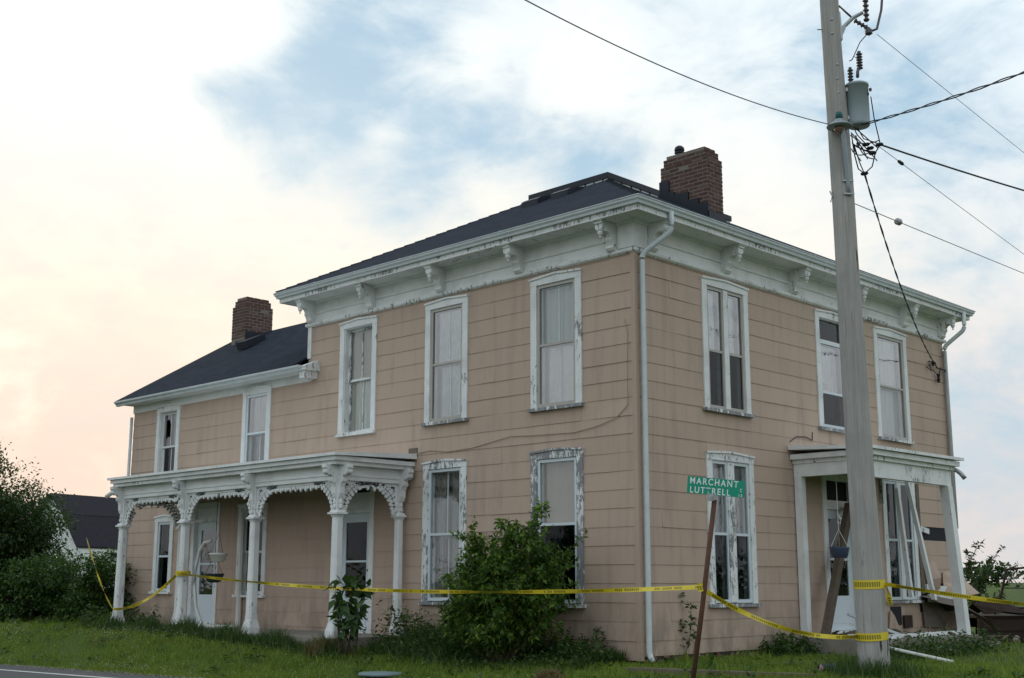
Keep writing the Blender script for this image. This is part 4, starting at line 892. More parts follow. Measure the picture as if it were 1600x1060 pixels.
for z, r in ((7.55, .0), (7.75, 0), (7.95, .01), (8.4, -.03), (8.6, -.02), (5.75, -.01), (5.9, 0)):
    MB().lathe(pp(z, r, -.13), [(.022, -.03), (.022, .0), (.012, .01)], 6, (.703, -.711, 0)).build('bolt', STEEL, UP)
MB().tube([pp(8.5, -.2, -.02), pp(8.5, .1, -.02)], .008, 6).build('bolt', STEEL, UP); MB().tube([pp(6.2, -.17, -.02), pp(6.12, -.15, -.05), pp(6.05, -.17, -.02)], .01, 5).build('bolt', STEEL, UP)
# wires on the pole itself
random.seed(11)
wr_ = MB()
def wob(pts, r, m): return m.tube(pts, r, 5)
wob([pp(tz1+.3, .22, .02), pp(8.05, .24, -.05), pp(8.3, .36, -.05), pp(8.44, .48, -.03)], .007, wr_); wob([pp(tz1+.30, .24, .02), pp(tz1+.36, .28, .0), pp(tz1+.30, .34, -.02)], .006, wr_)
wob([pp(7.5, .44, -.1), pp(7.2, .47, -.08), pp(6.95, .52, -.05), pp(6.87, .55, 0)], .008, wr_); wob([pp(7.1, .26, 0), pp(6.95, .34, .02), pp(6.9, .48, .02), pp(6.86, .55, 0)], .008, wr_)
for i in range(11):
    a = pp(random.uniform(6.75, 7.08), random.uniform(.15, .25), random.uniform(-.1, .1)); b = pp(random.uniform(6.62, 6.9), random.uniform(.28, .56), random.uniform(-.1, .1)); c = (a+b)/2+Vector((random.uniform(-.1, .1), random.uniform(-.1, .1), random.uniform(-.16, .12)))
    wr_.tube([a*(1-t)**2+c*2*t*(1-t)+b*t*t for t in [k/6 for k in range(7)]], .008, 5)
wob([pp(6.9, .18), pp(6.7, .20), pp(6.5, .22, -.05), pp(6.44, .30, -.04), pp(6.55, .42, 0), pp(6.75, .48), pp(6.86, .55)], .009, wr_); wob([pp(6.85, .2), pp(6.6, .26), pp(6.44, .30, -.04)], .008, wr_)
for p in (pp(6.86, .36), pp(6.82, .42, .03), pp(6.86, .54), pp(6.44, .3, -.04), pp(6.74, .44)): wr_.lathe(p, [(.012, -.05), (.026, -.03), (.026, .03), (.012, .05)], 6, (1, .8, .2))
wr_.build('jumper_wires', BLACK, UP)['kind'] = 'stuff'

# overhead wires
def sag(a, b, s, n=24): a, b = Vector(a), Vector(b); return [a+(b-a)*(k/n)+Vector((0, 0, -4*s*(k/n)*(1-k/n))) for k in range(n+1)]
def ext(a, b, k): a, b = Vector(a), Vector(b); return a+(b-a)*k
def wire(pts, r, mat, label, name='overhead_wire'):
    o = MB().tube(pts, r, 6).build(name, mat, base=pts[0]); return tag(o, label, 'wire', 'overhead wires at the pole')
wire(sag(pp(7.06, -.14, -.2), (3.89, -6.9, 6.32), .16), .0065, GREYW, 'thin grey wire from the pole lamp up to the top edge, left of the pole')
t = sag(pp(7.12, .30, -.05), ext(pp(7.12, .30, -.05), (6.38, -1.34, 6.50), 2.2), .12, 60)
w2 = MB()
for ph in (0, math.pi): w2.tube([p+Vector((0, 0, .012*math.sin(i*.85+ph)))+rr*.012*math.cos(i*.85+ph) for i, p in enumerate(t)], .008, 5)
tag(w2.build('overhead_wire', BLACK, base=t[0], fix=False), 'thick twisted black cable rising right from below the transformer', 'wire', 'overhead wires at the pole')
wire(sag(pp(6.86, .55), ext(pp(6.86, .55), (4.12, 4.2, 7.03), 4.0), .20), .0125, BLACK, 'thick black cable sagging right from the tangle of wires')
wire(sag(pp(8.44, .62), ext(pp(8.44, .62), (2.89, 7.51, 8.66), 5), .05), .0045, GREYW, 'thin wire slanting down right from the top insulators')
wire(sag(pp(6.86, .50), ext(pp(6.86, .50), (2.64, 7.76, 6.89), 5), .05), .0045, GREYW, 'thin wire with a clamp slanting right below the thick cable')
wire(sag(pp(6.05, .12), ext(pp(6.05, .12), (2.6, 7.81, 6.55), 5), .05), .006, GREYW, 'lowest grey guy wire with a strain insulator right of the pole')
sp6 = sag(pp(6.05, .12), ext(pp(6.05, .12), (2.6, 7.81, 6.55), 5), .05)
si = Vector(sp6[0]).lerp(Vector(sp6[1]), 1.0)*1.0
o = MB(); insul(o, si, .11, .05, 2, sp6[2]-sp6[1]); tag(o.build('strain_insulator', STEEL, base=si, smooth=True), 'small grey strain insulator threaded on the lowest wire', 'insulator')
sp5 = sag(pp(6.86, .50), ext(pp(6.86, .50), (2.64, 7.76, 6.89), 5), .05); ci = Vector(sp5[0]).lerp(Vector(sp5[1]), .62)
o = MB(); o.lathe(ci, [(.012, -.1), (.025, -.06), (.025, -.02), (.012, 0), (.028, .03), (.02, .08)], 8, sp5[1]-sp5[0]); tag(o.build('wire_clamp', BLACK, base=ci), 'dark clamp on the thin wire just right of the pole', 'clamp')
t = sag(pp(6.44, .30, -.04), (.10, 9.3, 5.40), .30, 50); w7 = MB()
for ph in (0, math.pi): w7.tube([p+Vector((0, 0, .006*math.sin(i*1.1+ph)))+rr*.008*math.cos(i*1.1+ph) for i, p in enumerate(t)], .0075, 5)
tag(w7.build('service_drop', BLACK, base=t[0]), 'twisted black service cable drooping from pole to the house corner', 'wire', 'overhead wires at the pole')

# ---------------------------------------------------------------- street name sign
SG = empty('street_sign', gp(2.03, -1.64), 'green street name sign on a leaning rusty pipe reading MARCHANT and LUTTRELL', 'street sign')
pb, pt = gp(2.03, -1.64, -.2), Vector((2.55, -1.74, 2.06))
MB().tube([pb, pb*.5+pt*.5+Vector((.01, 0, 0)), pt], .030, 10).build('sign_post', RUSTP, SG, smooth=True)
e1 = Vector((2.82-2.35, -1.52+2.0, 2.175-2.235)); W_ = e1.length; e1.normalize(); e2 = (Vector((0, 0, 1))+Vector((.04*.711, .04*.703, 0))); e2 = (e2-e1*e2.dot(e1)).normalized(); e3 = e1.cross(e2)   # e3 faces the camera side
if e3.dot(CAM-pt) < 0: e3 = -e3
ctr = Vector((2.585, -1.76, 2.205))+e3*.02; hw, hh = W_/2, .098
S = lambda a, b, c=0: ctr+e1*a+e2*b+e3*c
m = MB(); m.prism([S(-hw, -hh), S(hw, -hh), S(hw, hh), S(-hw, hh)], -e3*.004); plate = m.build('sign_plate', SIGNG, SG)
m = MB(); m.obox(S(-.045, -hh+.0, -.012), S(-.045, -hh-.055, -.012), .075, .05, e3); m.lathe(S(-.045, -hh-.02, -.012), [(.036, -.05), (.04, 0), (.04, .03)], 10, e2); m.build('sign_bracket', STEEL, SG)
def text(s, a, b, h, wid, nm):
    cu = bpy.data.curves.new(nm, 'FONT'); cu.body = s; cu.size = 1; cu.space_character = 1.3; cu.offset = .018; to = bpy.data.objects.new(nm, cu); COL.objects.link(to)
    dg = bpy.context.evaluated_depsgraph_get(); me = bpy.data.meshes.new_from_object(to.evaluated_get(dg)); bpy.data.objects.remove(to)
    co = [v.co.copy() for v in me.vertices]; x0 = min(c.x for c in co); x1 = max(c.x for c in co); y0 = min(c.y for c in co); y1 = max(c.y for c in co); bs = BASE[SG.name]
    for v, c in zip(me.vertices, co): v.co = S(a+(c.x-x0)/(x1-x0)*wid, b+(c.y-y0)/(y1-y0)*h, .0025)-bs
    me.materials.append(SIGNW); o = bpy.data.objects.new(nm, me); COL.objects.link(o); o.parent = plate; return o
text('MARCHANT', -hw+.03, .012, .078, W_*.84, 'lettering'); text('LUTTRELL', -hw+.035, -.092, .075, W_*.70, 'lettering'); text('C', hw-.055, -.035, .04, .026, 'lettering'); text('13', hw-.065, -.094, .035, .04, 'lettering')

# ---------------------------------------------------------------- barrier tape
def tape(path, label, w=.055, tw=None, seg=40, name='barrier_tape'):
    # resample
    P_ = [Vector(p) for p in path]; pts = P_; m = MB(); us = []; d = 0
    for i, p in enumerate(pts):
        t = (pts[min(i+1, len(pts)-1)]-pts[max(i-1, 0)]).normalized(); n = t.cross(Vector((0, 0, 1))); n = n.normalized() if n.length > .05 else rr.copy(); up = n.cross(t).normalized()
        an = tw(i/(len(pts)-1)) if tw else .35*math.sin(i*.45)+.2; v = up*math.cos(an)+n*math.sin(an)
        if i: d += (p-pts[i-1]).length
        m.v += [tuple(p-v*w/2), tuple(p+v*w/2)]; us.append(d)
        if i: k = 2*i; m.f.append((k-2, k, k+1, k-1))
    o = m.build(name, TAPE, base=pts[0], fix=False); uv = o.data.uv_layers.new(name='UVMap')
    for pl in o.data.polygons:
        for li, vi in zip(pl.loop_indices, pl.vertices): uv.data[li].uv = (us[vi//2], vi % 2)
    return tag(o, label, 'tape', 'yellow barrier tape')
p1 = Vector((-11.98, -1.60, .56)); p2 = Vector((-9.72, -1.585, 1.25)); sgp = Vector((2.30, -1.72, 1.05))
tape(sag((-13.9, -1.3, 2.0), p1+Vector((-.03, 0, .0)), .12, 30), 'yellow tape hanging from the bushes to the leftmost porch post', tw=lambda t: .5+.6*math.sin(t*9))
tape(sag(p1, p2+Vector((0, 0, -.04)), .16, 30), 'yellow tape sagging between the two leftmost porch posts', tw=lambda t: .3+.5*math.sin(t*8))
def loop(c, r, z, label, w=.09, t=.0, n=28):
    o = tape([(c[0]+r*math.cos(k/n*2*math.pi), c[1]+r*math.sin(k/n*2*math.pi), z+t*math.sin(k/n*2*math.pi)) for k in range(n+1)], label, w, tw=lambda t: .04*math.sin(t*20)); return o
loop((-9.70, -1.45), .135, 1.25, 'yellow tape knotted round the second porch post from the left')
tape(sag(p2+Vector((.06, -.02, 0)), sgp+Vector((-.03, .0, 0)), .17, 90), 'long yellow tape stretched from the porch post to the street sign', tw=lambda t: .25+.9*sstep((t-.12)/.2)*0+.35*math.sin(t*38)+.5*math.sin(t*11))
loop((2.305, -1.715), .036, 1.05, 'yellow tape wrapped round the rusty sign post', .085, .01)
pole0 = pp(.47, 0, 0); 
tape(sag(sgp+Vector((.03, .0, -.02)), pp(.45, -.19, -.03), .17, 40), 'yellow tape sloping down from the sign post to the pole', tw=lambda t: .2+.5*math.sin(t*14))
loop((pole0.x, pole0.y), .196, .465, 'lower band of yellow tape round the pole', .095, .02)
loop((pole0.x, pole0.y), .190, 1.09, 'upper band of yellow tape round the pole', .11, .01)
tape([pp(1.07, .19, -.08), pp(1.0, .21, -.1), pp(.93, .215, -.1), pp(.84, .225, -.1)], 'loose tail of yellow tape hanging from the pole', .075, tw=lambda t: .9)
tape(sag(pp(1.09, .17, -.1), ext(pp(1.09, .17, -.1), (4.56, 2.0, .90), 2.2), .06, 50), 'yellow tape running from the pole off to the right', tw=lambda t: .5+.4*math.sin(t*17))

# ---------------------------------------------------------------- porch things
hb = (-9.40, -.90); m = MB()
B1 = empty('hanging_basket', (hb[0], hb[1], 1.46), 'white hanging flower pot on wires in front of the porch door', 'hanging pot')
MB().lathe((hb[0], hb[1], 1.46), [(.09, 0), (.13, .02), (.155, .13), (.175, .135), (.175, .165), (.15, .165), (.13, .06), (0, .05)], 18).build('pot', PLASW, B1, smooth=True)
m = MB(); m.tube([(hb[0], hb[1], 2.0), (hb[0], hb[1], 2.94)], .006, 5)
for k in range(3): m.tube([(hb[0]+.165*math.cos(k*2.1), hb[1]+.165*math.sin(k*2.1), 1.61), (hb[0], hb[1], 2.0)], .005, 5)
m.build('hanger_wire', GREYW, B1)
hb = (-9.80, -.72)
B2 = empty('hanging_basket', (hb[0], hb[1], 1.08), 'dark green hanging pot low in front of the porch door glass', 'hanging pot')
MB().lathe((hb[0], hb[1], 1.08), [(.08, 0), (.14, .03), (.185, .15), (.19, .17), (.17, .17), (0, .12)], 18).build('pot', PLASD, B2, smooth=True)
m = MB(); m.tube([(hb[0], hb[1], 1.62), (hb[0], hb[1], 2.94)], .006, 5)
for k in range(3): m.tube([(hb[0]+.18*math.cos(k*2.1+.4), hb[1]+.18*math.sin(k*2.1+.4), 1.25), (hb[0], hb[1], 1.62)], .005, 5)
m.build('hanger_wire', BLACK, B2)
ST = empty('curved_stand', (-9.79, -.9, PZ), 'white curved tubular stand with a cross foot on the porch', 'stand')
MB().tube([(-9.62, -.9, .27), (-9.9, -.9, .34), (-10.1, -.9, .62), (-10.19, -.9, 1.0), (-10.17, -.9, 1.4), (-10.06, -.9, 1.68), (-9.9, -.9, 1.83), (-9.68, -.9, 1.86)], .032, 9).build('curved_tube', PLASW, ST, smooth=True)
m = MB(); m.tube([(-10.25, -1.15, .275), (-9.05, -.70, .275)], .035, 8).tube([(-9.95, -.60, .275), (-9.5, -1.25, .275)], .035, 8); m.lathe((-9.70, -.9, .24), [(.05, 0), (.05, .10), (.03, .12)], 10); m.build('cross_foot', PLASW, ST)
B3 = empty('hanging_basket', (.62, 4.40, 1.50), 'blue hanging pot beside the leaning timber on the side porch', 'hanging pot')
MB().lathe((.62, 4.40, 1.50), [(.10, 0), (.13, .02), (.16, .15), (.165, .17), (.145, .17), (0, .10)], 18).build('pot', PLASB, B3, smooth=True)
m = MB(); m.tube([(.62, 4.40, 1.95), (.62, 4.40, 2.98)], .005, 5)
for k in range(3): m.tube([(.62+.16*math.cos(k*2.1), 4.40+.16*math.sin(k*2.1), 1.66), (.62, 4.40, 1.95)], .004, 5)
m.tube([(.62, 4.40, 2.2), (.65, 4.44, 2.12), (.63, 4.45, 2.05), (.60, 4.41, 2.08)], .012, 6); m.build('hanger_wire', PLASW, B3)
o = MB().obox((.40, 4.20, .235), (.13, 5.64, 2.40), .20, .09, (1, .2, 0)).build('leaning_timber', OLDWOOD, base=(.4, 4.2, .24)); tag(o, 'dark brown timber leaning against the side porch door', 'timber')
m = MB(); skewpost(m, (.47, 7.92, .80), (.20, 7.66, 2.98), .038); tag(m.build('loose_board', WORN, base=(.47, 7.92, .8)), 'long white board leaning over the smashed wall, right of the window', 'board')
m = MB(); skewpost(m, (.24, 7.50, .84), (.14, 7.38, 2.80), .038); tag(m.build('loose_board', WORN, base=(.24, 7.5, .84)), 'white upright board standing in front of the side porch window', 'board')
def rail(a, b, w, mat, label, up=(0, 0, 1)): o = MB().obox(a, b, w, w*.8, up).build('fallen_rail', mat, base=a); return tag(o, label, 'rail', 'fallen white rails')
rail((1.42, 4.35, .275), (1.36, 6.95, .275), .075, WHITE, 'white rail lying along the front edge of the side porch slab')
rail((.95, 3.99, .62), (1.35, 4.95, .27), .05, ALU, 'thin white rail propped up left of the pole, highest of the fallen rails')
rail((.75, 4.30, .27), (1.2, 4.75, .285), .07, WHITE, 'short white rail lying under the propped rails by the door')
rail((.80, 4.28, .46), (1.25, 4.62, .30), .045, WHITE, 'white rail crossing beneath the propped rail by the porch door')
tag(MB().tube([(1.75, 3.60, .16), (2.75, 3.75, -.02)], .025, 8).build('white_pipe', PLASW, base=(1.75, 3.6, .1)), 'white pipe lying in the weeds right of the pole foot', 'pipe')

# splinters and rubble on the side porch and below the smashed wall
rd = random.Random(17); m = MB()
for k in range(70):
    a = Vector((rd.uniform(.1, 1.45), rd.uniform(4.3, 7.1), .24+rd.uniform(.005, .03))) if k < 40 else Vector((rd.uniform(.1, 1.0), rd.uniform(7.3, 9.9), float(gz(.5, 9))+rd.uniform(.02, .22)))
    an = rd.uniform(0, 6.28); l = rd.uniform(.06, .45); m.obox(a, a+Vector((math.cos(an)*l, math.sin(an)*l, rd.uniform(0, .1))), rd.uniform(.01, .06), rd.uniform(.008, .03))
tag(m.build('debris_scraps', GREYWOOD, base=(.7, 6, .24)), 'splintered wood scraps strewn over the side porch floor', 'debris', kind='stuff')
m = MB()
for k in range(60):
    p = Vector((rd.uniform(.15, 1.2), rd.uniform(7.2, 10.0), 0)); p.z = float(gz(p.x, p.y))+rd.uniform(0, .12); m.lathe(p, [(0, -.04), (rd.uniform(.03, .09), -.01), (rd.uniform(.02, .08), .03), (0, .05)], 5, (rd.uniform(-1, 1), rd.uniform(-1, 1), 1))
tag(m.build('plaster_rubble', CONC, base=(.7, 8.5, 0)), 'grey plaster rubble heaped below the smashed wall', 'rubble', kind='stuff')
# ---------------------------------------------------------------- litter and boards on the lawn
def board_ground(a, b, w, h, label, mat=GREYWOOD):
    p, q = gp(*a, -h*.12), gp(*b, -h*.2); tag(MB().obox(p, q, w, h).build('ground_board', mat, base=p), label, 'board', 'old boards lying on the lawn')
board_ground((-.25, -2.30), (1.6, -1.35), .16, .10, 'grey board half sunk in the lawn in front of the big shrub')
board_ground((.35, -.75), (2.9, -.2), .18, .12, 'longest grey board lying along the foot of the near house corner')
board_ground((1.55, -.55), (2.7, .55), .14, .08, 'short pale board beside the foot of the sign post')
board_ground((.9, .35), (1.35, 2.6), .16, .07, 'weathered board lying under the double window of the side wall')
cp = gp(2.32, 1.0, .035)
CU = empty('plastic_cup', cp, 'crushed blue plastic cup lying in the grass left of the pole', 'cup')
MB().lathe(cp, [(.05, -.10), (.055, -.08), (.062, .08), (.066, .085), (.05, .09)], 12, (.6, .75, .12)).build('cup_body', PLASB, CU, smooth=True)
MB().lathe(cp-Vector((.6, .75, .12)).normalized()*.1, [(.045, -.03), (.056, -.025), (.056, .018), (.05, .02)], 12, (.6, .75, .12)).build('cup_label', PINK, CU, smooth=True)
lp = gp(-2.7, -2.42, .015); tag(MB().lathe(lp, [(.30, -.02), (.32, .0), (.30, .02), (.1, .03), (0, .03)], 24).build('round_lid', PLASBG, base=lp, smooth=True), 'flat blue-grey round lid lying in the lawn', 'lid')

# ---------------------------------------------------------------- plants
def leaves_np(C_, Dr, Nr, ln, wd, rngl):
    """pointed folded leaves: 4 triangles each"""
    n = len(C_); T = Dr/np.linalg.norm(Dr, axis=1, keepdims=True); S_ = np.cross(T, Nr); S_ /= np.linalg.norm(S_, axis=1, keepdims=True)+1e-9; U_ = np.cross(S_, T)
    l = ln[:, None]; w = wd[:, None]
    v0 = C_; v1 = C_+T*l*.38+S_*w*.5+U_*w*.16; v2 = C_+T*l*.45-U_*w*.02; v3 = C_+T*l*.38-S_*w*.5+U_*w*.16; v4 = C_+T*l-U_*l*.12
    V = np.stack([v0, v1, v2, v3, v4], 1).reshape(-1, 3); b = np.arange(n)[:, None]*5
    F_ = np.concatenate([b+np.array([[0, 1, 2]]), b+np.array([[0, 2, 3]]), b+np.array([[1, 4, 2]]), b+np.array([[2, 4, 3]])], 1).reshape(-1, 3)
    return V, F_
def curve(a, b, bow, n): a, b = np.array(a), np.array(b); t = np.linspace(0, 1, n)[:, None]; return a*(1-t)+b*t+np.array(bow)*(4*t*(1-t))
def shrub(name, label, cat, base, targets, leaf, lmat, per_m=60, twigs=5, twig_len=.35, stem_r=.012, seed=1, droop=.3, group=None, start=.3, parts=('stem', 'foliage'), lw=.45, spread=1.):
    r = np.random.default_rng(seed); E_ = empty(name, base, label, cat, group); stems = MB(); CC = []; DD = []
    for tg in targets:
        tg = np.array(tg); b = np.array(base)+np.array([r.normal(0, .06), r.normal(0, .06), -.05]); L_ = np.linalg.norm(tg-b); bow = np.array([r.normal(0, .08)*L_, r.normal(0, .08)*L_, .10*L_])
        pts = curve(b, tg, bow, 9); stems.tube([tuple(p) for p in pts], [stem_r*(1-.75*k/8) for k in range(9)], 5, False)
        segs = [(pts, start)]
        for k in range(twigs):
            t = r.uniform(.35, .97); i = min(7, int(t*8)); p = pts[i]*(1-(t*8-i))+pts[i+1]*(t*8-i); d = r.normal(0, 1, 3); d[2] = abs(d[2])*.7+.1; d /= np.linalg.norm(d)
            q = p+d*twig_len*r.uniform(.5, 1.2)*spread; tp = curve(p, q, (0, 0, .03), 5); stems.tube([tuple(x) for x in tp], [.004*(1-.5*j/4) for j in range(5)], 3, False); segs.append((tp, .1))
        for sp, s0_ in segs:
            ln_ = np.linalg.norm(sp[-1]-sp[0]); n = max(3, int(ln_*per_m*(1-s0_))); tt = r.uniform(s0_, 1, n); fi = tt*(len(sp)-1); ii = np.minimum(fi.astype(int), len(sp)-2); fr = (fi-ii)[:, None]
            c = sp[ii]*(1-fr)+sp[ii+1]*fr; ax_ = sp[-1]-sp[0]; ax_ /= np.linalg.norm(ax_)+1e-9; d = r.normal(0, 1, (n, 3)); d -= (d@ax_)[:, None]*ax_*.6; d = d/np.linalg.norm(d, axis=1, keepdims=True)+ax_*.5; d[:, 2] -= droop*r.uniform(0, 1, n)
            CC.append(c+r.normal(0, .012, (n, 3))); DD.append(d)
    CC = np.concatenate(CC); DD = np.concatenate(DD); n = len(CC); Nr = r.normal(0, .55, (n, 3)); Nr[:, 2] += 1
    ln = leaf*r.uniform(.55, 1.25, n); V, F_ = leaves_np(CC, DD, Nr, ln, ln*lw*r.uniform(.8, 1.2, n), r)
    stems.build(parts[0], BARK, E_, fix=False); fo_ = npmesh(parts[1], V, F_, lmat, E_); return E_
r_ = np.random.default_rng(3)
# big shrub in front of the near window
sb = gp(-1.75, -.95)
tg = []
for k in range(150):
    a = r_.uniform(0, 2*math.pi); e = r_.uniform(0, 1)**.5; h = r_.uniform(.05, 1.0)**.75
    rad = 1.12*math.sqrt(max(0.05, 1-(max(0, h-.35)*1.3)**2)); tg.append((sb[0]+.22*h+math.cos(a)*rad*e*1.05, min(-.12, sb[1]+math.sin(a)*rad*e*.75), sb[2]+.15+1.72*h*(1-.25*e)))
tg += [(r_.uniform(-2.3, -.75), r_.uniform(-1.3, -.5), r_.uniform(1.25, 1.92)) for _ in range(30)]
tg += [(-.95, -.85, 2.18), (-1.10, -.9, 2.02), (-2.0, -.8, 2.0), (-1.7, -.9, 1.98), (-2.35, -.9, 1.75), (-2.95, -.95, 1.2), (-2.85, -.8, 1.0), (-1.4, -1., 1.9), (-.45, -.9, 1.35), (-.62, -.8, 1.55), (-.55, -.9, 1.0), (-3.0, -1.1, .75)]
shrub('big_shrub', 'big leafy green shrub growing in front of the near ground-floor window', 'shrub', tuple(sb), tg, .092, LEAF1, per_m=70, twigs=9, twig_len=.34, stem_r=.016, seed=4, start=.22)
# broad-leaved weed by the porch corner post
pb_ = gp(-4.35, -1.72)
shrub('pokeweed_plant', 'tall broad-leaved weed in front of the porch corner post', 'plant', tuple(pb_), [(-4.40, -1.72, 1.12), (-4.15, -1.75, 1.18), (-4.62, -1.8, .95), (-4.05, -1.6, 1.05), (-4.3, -1.9, .8), (-4.5, -1.6, 1.1), (-4.0, -1.8, .7)], .20, POKE, per_m=26, twigs=3, twig_len=.22, stem_r=.014, seed=6, droop=1.3, lw=.5)
# sapling at the right-hand corner
sp_ = gp(-.55, 11.9); s0 = np.array(sp_)
shrub('sapling', 'young leafy sapling behind the smashed house corner', 'sapling', tuple(sp_), [(-.35, 11.95, 1.95), (-.05, 12.3, 1.85), (.15, 12.5, 1.5), (-.6, 11.7, 1.75), (-.75, 11.9, 1.4), (-.3, 12.2, 1.35), (-.5, 12.0, 1.1), (-.2, 12.1, .8), (-.7, 12.0, .7)], .11, LEAF2, per_m=60, twigs=4, twig_len=.2, stem_r=.016, seed=8, droop=.4, start=.15)
# vine climbing the side wall
vb = gp(.12, .95)
shrub('climbing_vine', 'thin green vine climbing the side wall beside the sign post', 'vine', tuple(vb), [(.06, .93, .95), (.07, 1.0, .85), (.08, .88, .6), (.1, 1.2, .45)], .10, WEED, per_m=34, twigs=2, twig_len=.12, stem_r=.007, seed=9, droop=.8)
# left-hand trees and bushes
def tree(name, label, base, ctr, rad, nclump, leaf, lmat, seed, perc=170, trunk_r=.12, cr=.35, group=None, shell=.55):
    r = np.random.default_rng(seed); T = empty(name, base, label, 'tree', group); tk = MB(); b = np.array(base); ctr = np.array(ctr); rad = np.array(rad)
    top = ctr+np.array([0, 0, rad[2]*.3]); main = curve(b-[0, 0, .1], top, (r.normal(0, .1), r.normal(0, .1), 0), 10); tk.tube([tuple(p) for p in main], [trunk_r*(1-.08*k) for k in range(10)], 8, False)
    cl = []
    while len(cl) < nclump:
        d = r.normal(0, 1, 3); d /= np.linalg.norm(d); q = r.uniform(shell, 1.0)**.6; lump = 1+.22*math.sin(d[0]*5+seed)+.18*math.sin(d[1]*7+d[2]*4+seed*2); p = ctr+d*rad*q*lump
        if p[2] > b[2]+.15: cl.append(p)
    CC = []; DD = []
    for p in cl:
        i = r.integers(2, 9); a = main[i]; pts = curve(a, p, (0, 0, -.05*np.linalg.norm(p-a)), 6); tk.tube([tuple(x) for x in pts], [max(.006, trunk_r*.28*(1-.17*k)) for k in range(6)], 4, False)
        n = int(perc*r.uniform(.6, 1.4)); out = (p-ctr)/(np.linalg.norm(p-ctr)+1e-6); s = cr*r.uniform(.7, 1.3); c = p+r.normal(0, 1, (n, 3))*np.array([s, s, s*.5])*.6; c += out*r.uniform(-.3, .5, (n, 1))*s; CC.append(c); d = r.normal(0, .8, (n, 3))+out; d[:, 2] -= .3; DD.append(d)
    CC = np.concatenate(CC); DD = np.concatenate(DD); k = CC[:, 2] > gz(CC[:, 0], CC[:, 1])+.02; CC = CC[k]; DD = DD[k]; n = len(CC); Nr = r.normal(0, .5, (n, 3)); Nr[:, 2] += 1; ln = leaf*r.uniform(.6, 1.3, n)
    V, F_ = leaves_np(CC, DD, Nr, ln, ln*.5, r); tk.build('trunk', BARK, T, fix=False); npmesh('crown', V, F_, lmat, T); return T
tree('garden_tree', 'tallest tree at the left edge with drooping dark boughs', tuple(gp(-20.6, -.9)), (-20.6, -.9, 2.3), (2.0, 2.0, 1.85), 170, .10, LEAF2, 21, 250, .16, .42, 'trees and bushes at the left edge', .2)
tree('garden_bush', 'dark dense bush touching the leftmost porch post', tuple(gp(-14.75, -.75)), (-14.75, -.65, .88), (.78, .78, .80), 60, .085, LEAF3, 22, 190, .05, .26, 'trees and bushes at the left edge', .3)
tree('garden_bush', 'rounded green bush between the tree and the porch', tuple(gp(-16.6, -1.2)), (-16.6, -1.15, .82), (.85, .85, .76), 70, .095, LEAF3, 23, 190, .05, .28, 'trees and bushes at the left edge', .3)
tree('garden_bush', 'shadowy low bush at the far left edge of the photo', tuple(gp(-18.6, -2.4)), (-18.6, -2.4, .9), (1.2, 1.0, .95), 70, .095, LEAF2, 24, 190, .05, .30, 'trees and bushes at the left edge', .3)
tree('garden_tree', 'small tree whose branch reaches over the barn gable', tuple(gp(-18.2, .35)), (-19.3, -.4, 2.15), (.95, 1.0, .6), 45, .09, LEAF2, 25, 230, .08, .30, 'trees and bushes at the left edge', .25)

# weeds along the foot of the walls, lawn, clover
def in_house(x, y): return ((x > WX-.02) & (x < .02) & (y > -.03) & (y < MY)) | ((x > -12.38) & (x < -4.78) & (y > -1.7) & (y < 0)) | ((x > 0) & (x < 1.6) & (y > 3.93) & (y < 7.22))
def blades(x, y, h, w, mat, name, lean=.35, seed=0):
    r = np.random.default_rng(seed); n = len(x); z = gz(x, y)-.01; a = r.uniform(0, 2*np.pi, n); ln = r.normal(0, lean, (n, 2)); B_ = np.stack([x, y, z], 1); s = np.stack([np.cos(a), np.sin(a), np.zeros(n)], 1)*w[:, None]*.5
    mid_ = B_+np.stack([ln[:, 0]*h*.35, ln[:, 1]*h*.35, h*.6], 1); tip = B_+np.stack([ln[:, 0]*h, ln[:, 1]*h, h*(1-.25*np.abs(ln[:, 0]))], 1)
    V = np.stack([B_-s, B_+s, mid_+s*.7, mid_-s*.7, tip], 1).reshape(-1, 3); b = np.arange(n)[:, None]*5
    F_ = np.concatenate([b+np.array([[0, 1, 2]]), b+np.array([[0, 2, 3]]), b+np.array([[3, 2, 4]])], 1).reshape(-1, 3); return npmesh(name, V, F_, mat)
def scatter(n, x0, x1, y0, y1, seed):
    r = np.random.default_rng(seed); x = r.uniform(x0, x1, n); y = r.uniform(y0, y1, n); nr = .144*x-.9896*y; k = ~in_house(x, y) & (nr < 3.22+r.normal(0, .04, n)); return x[k], y[k], r
x, y, r = scatter(330000, -20, 7, -5.6, 3.5, 31)
keep = r.uniform(0, 1, len(x)) < np.clip(1.25-((x-11)**2+(y+13.8)**2)**.5/38, .25, 1); x, y = x[keep], y[keep]
pat = .5+.5*np.sin(x*1.1+np.sin(y*1.7)*1.3)*np.sin(y*1.4+x*.35)
bare = np.sin(x*2.3+1.7*np.sin(y*1.9))*np.sin(y*3.1+x*.9+2)+r.normal(0, .18, len(x)); kb = (bare < .72) | (r.uniform(0, 1, len(x)) < .25); x, y, pat = x[kb], y[kb], pat[kb]
h = r.uniform(.035, .085, len(x))*(.75+.8*pat)
tag(blades(x, y, h, r.uniform(.006, .012, len(x)), GRASS, 'lawn_grass', .45, 1), 'uneven green lawn grass between the house and the road', 'grass', kind='stuff')
x, y, r = scatter(60000, -26, 14, 3, 26, 32); k = (x > .2) | (x < WX-.2); x, y = x[k], y[k]
tag(blades(x, y, r.uniform(.05, .14, len(x)), r.uniform(.012, .02, len(x)), GRASS, 'field_grass', .4, 2), 'longer grass of the yard beyond the side porch', 'grass', kind='stuff')
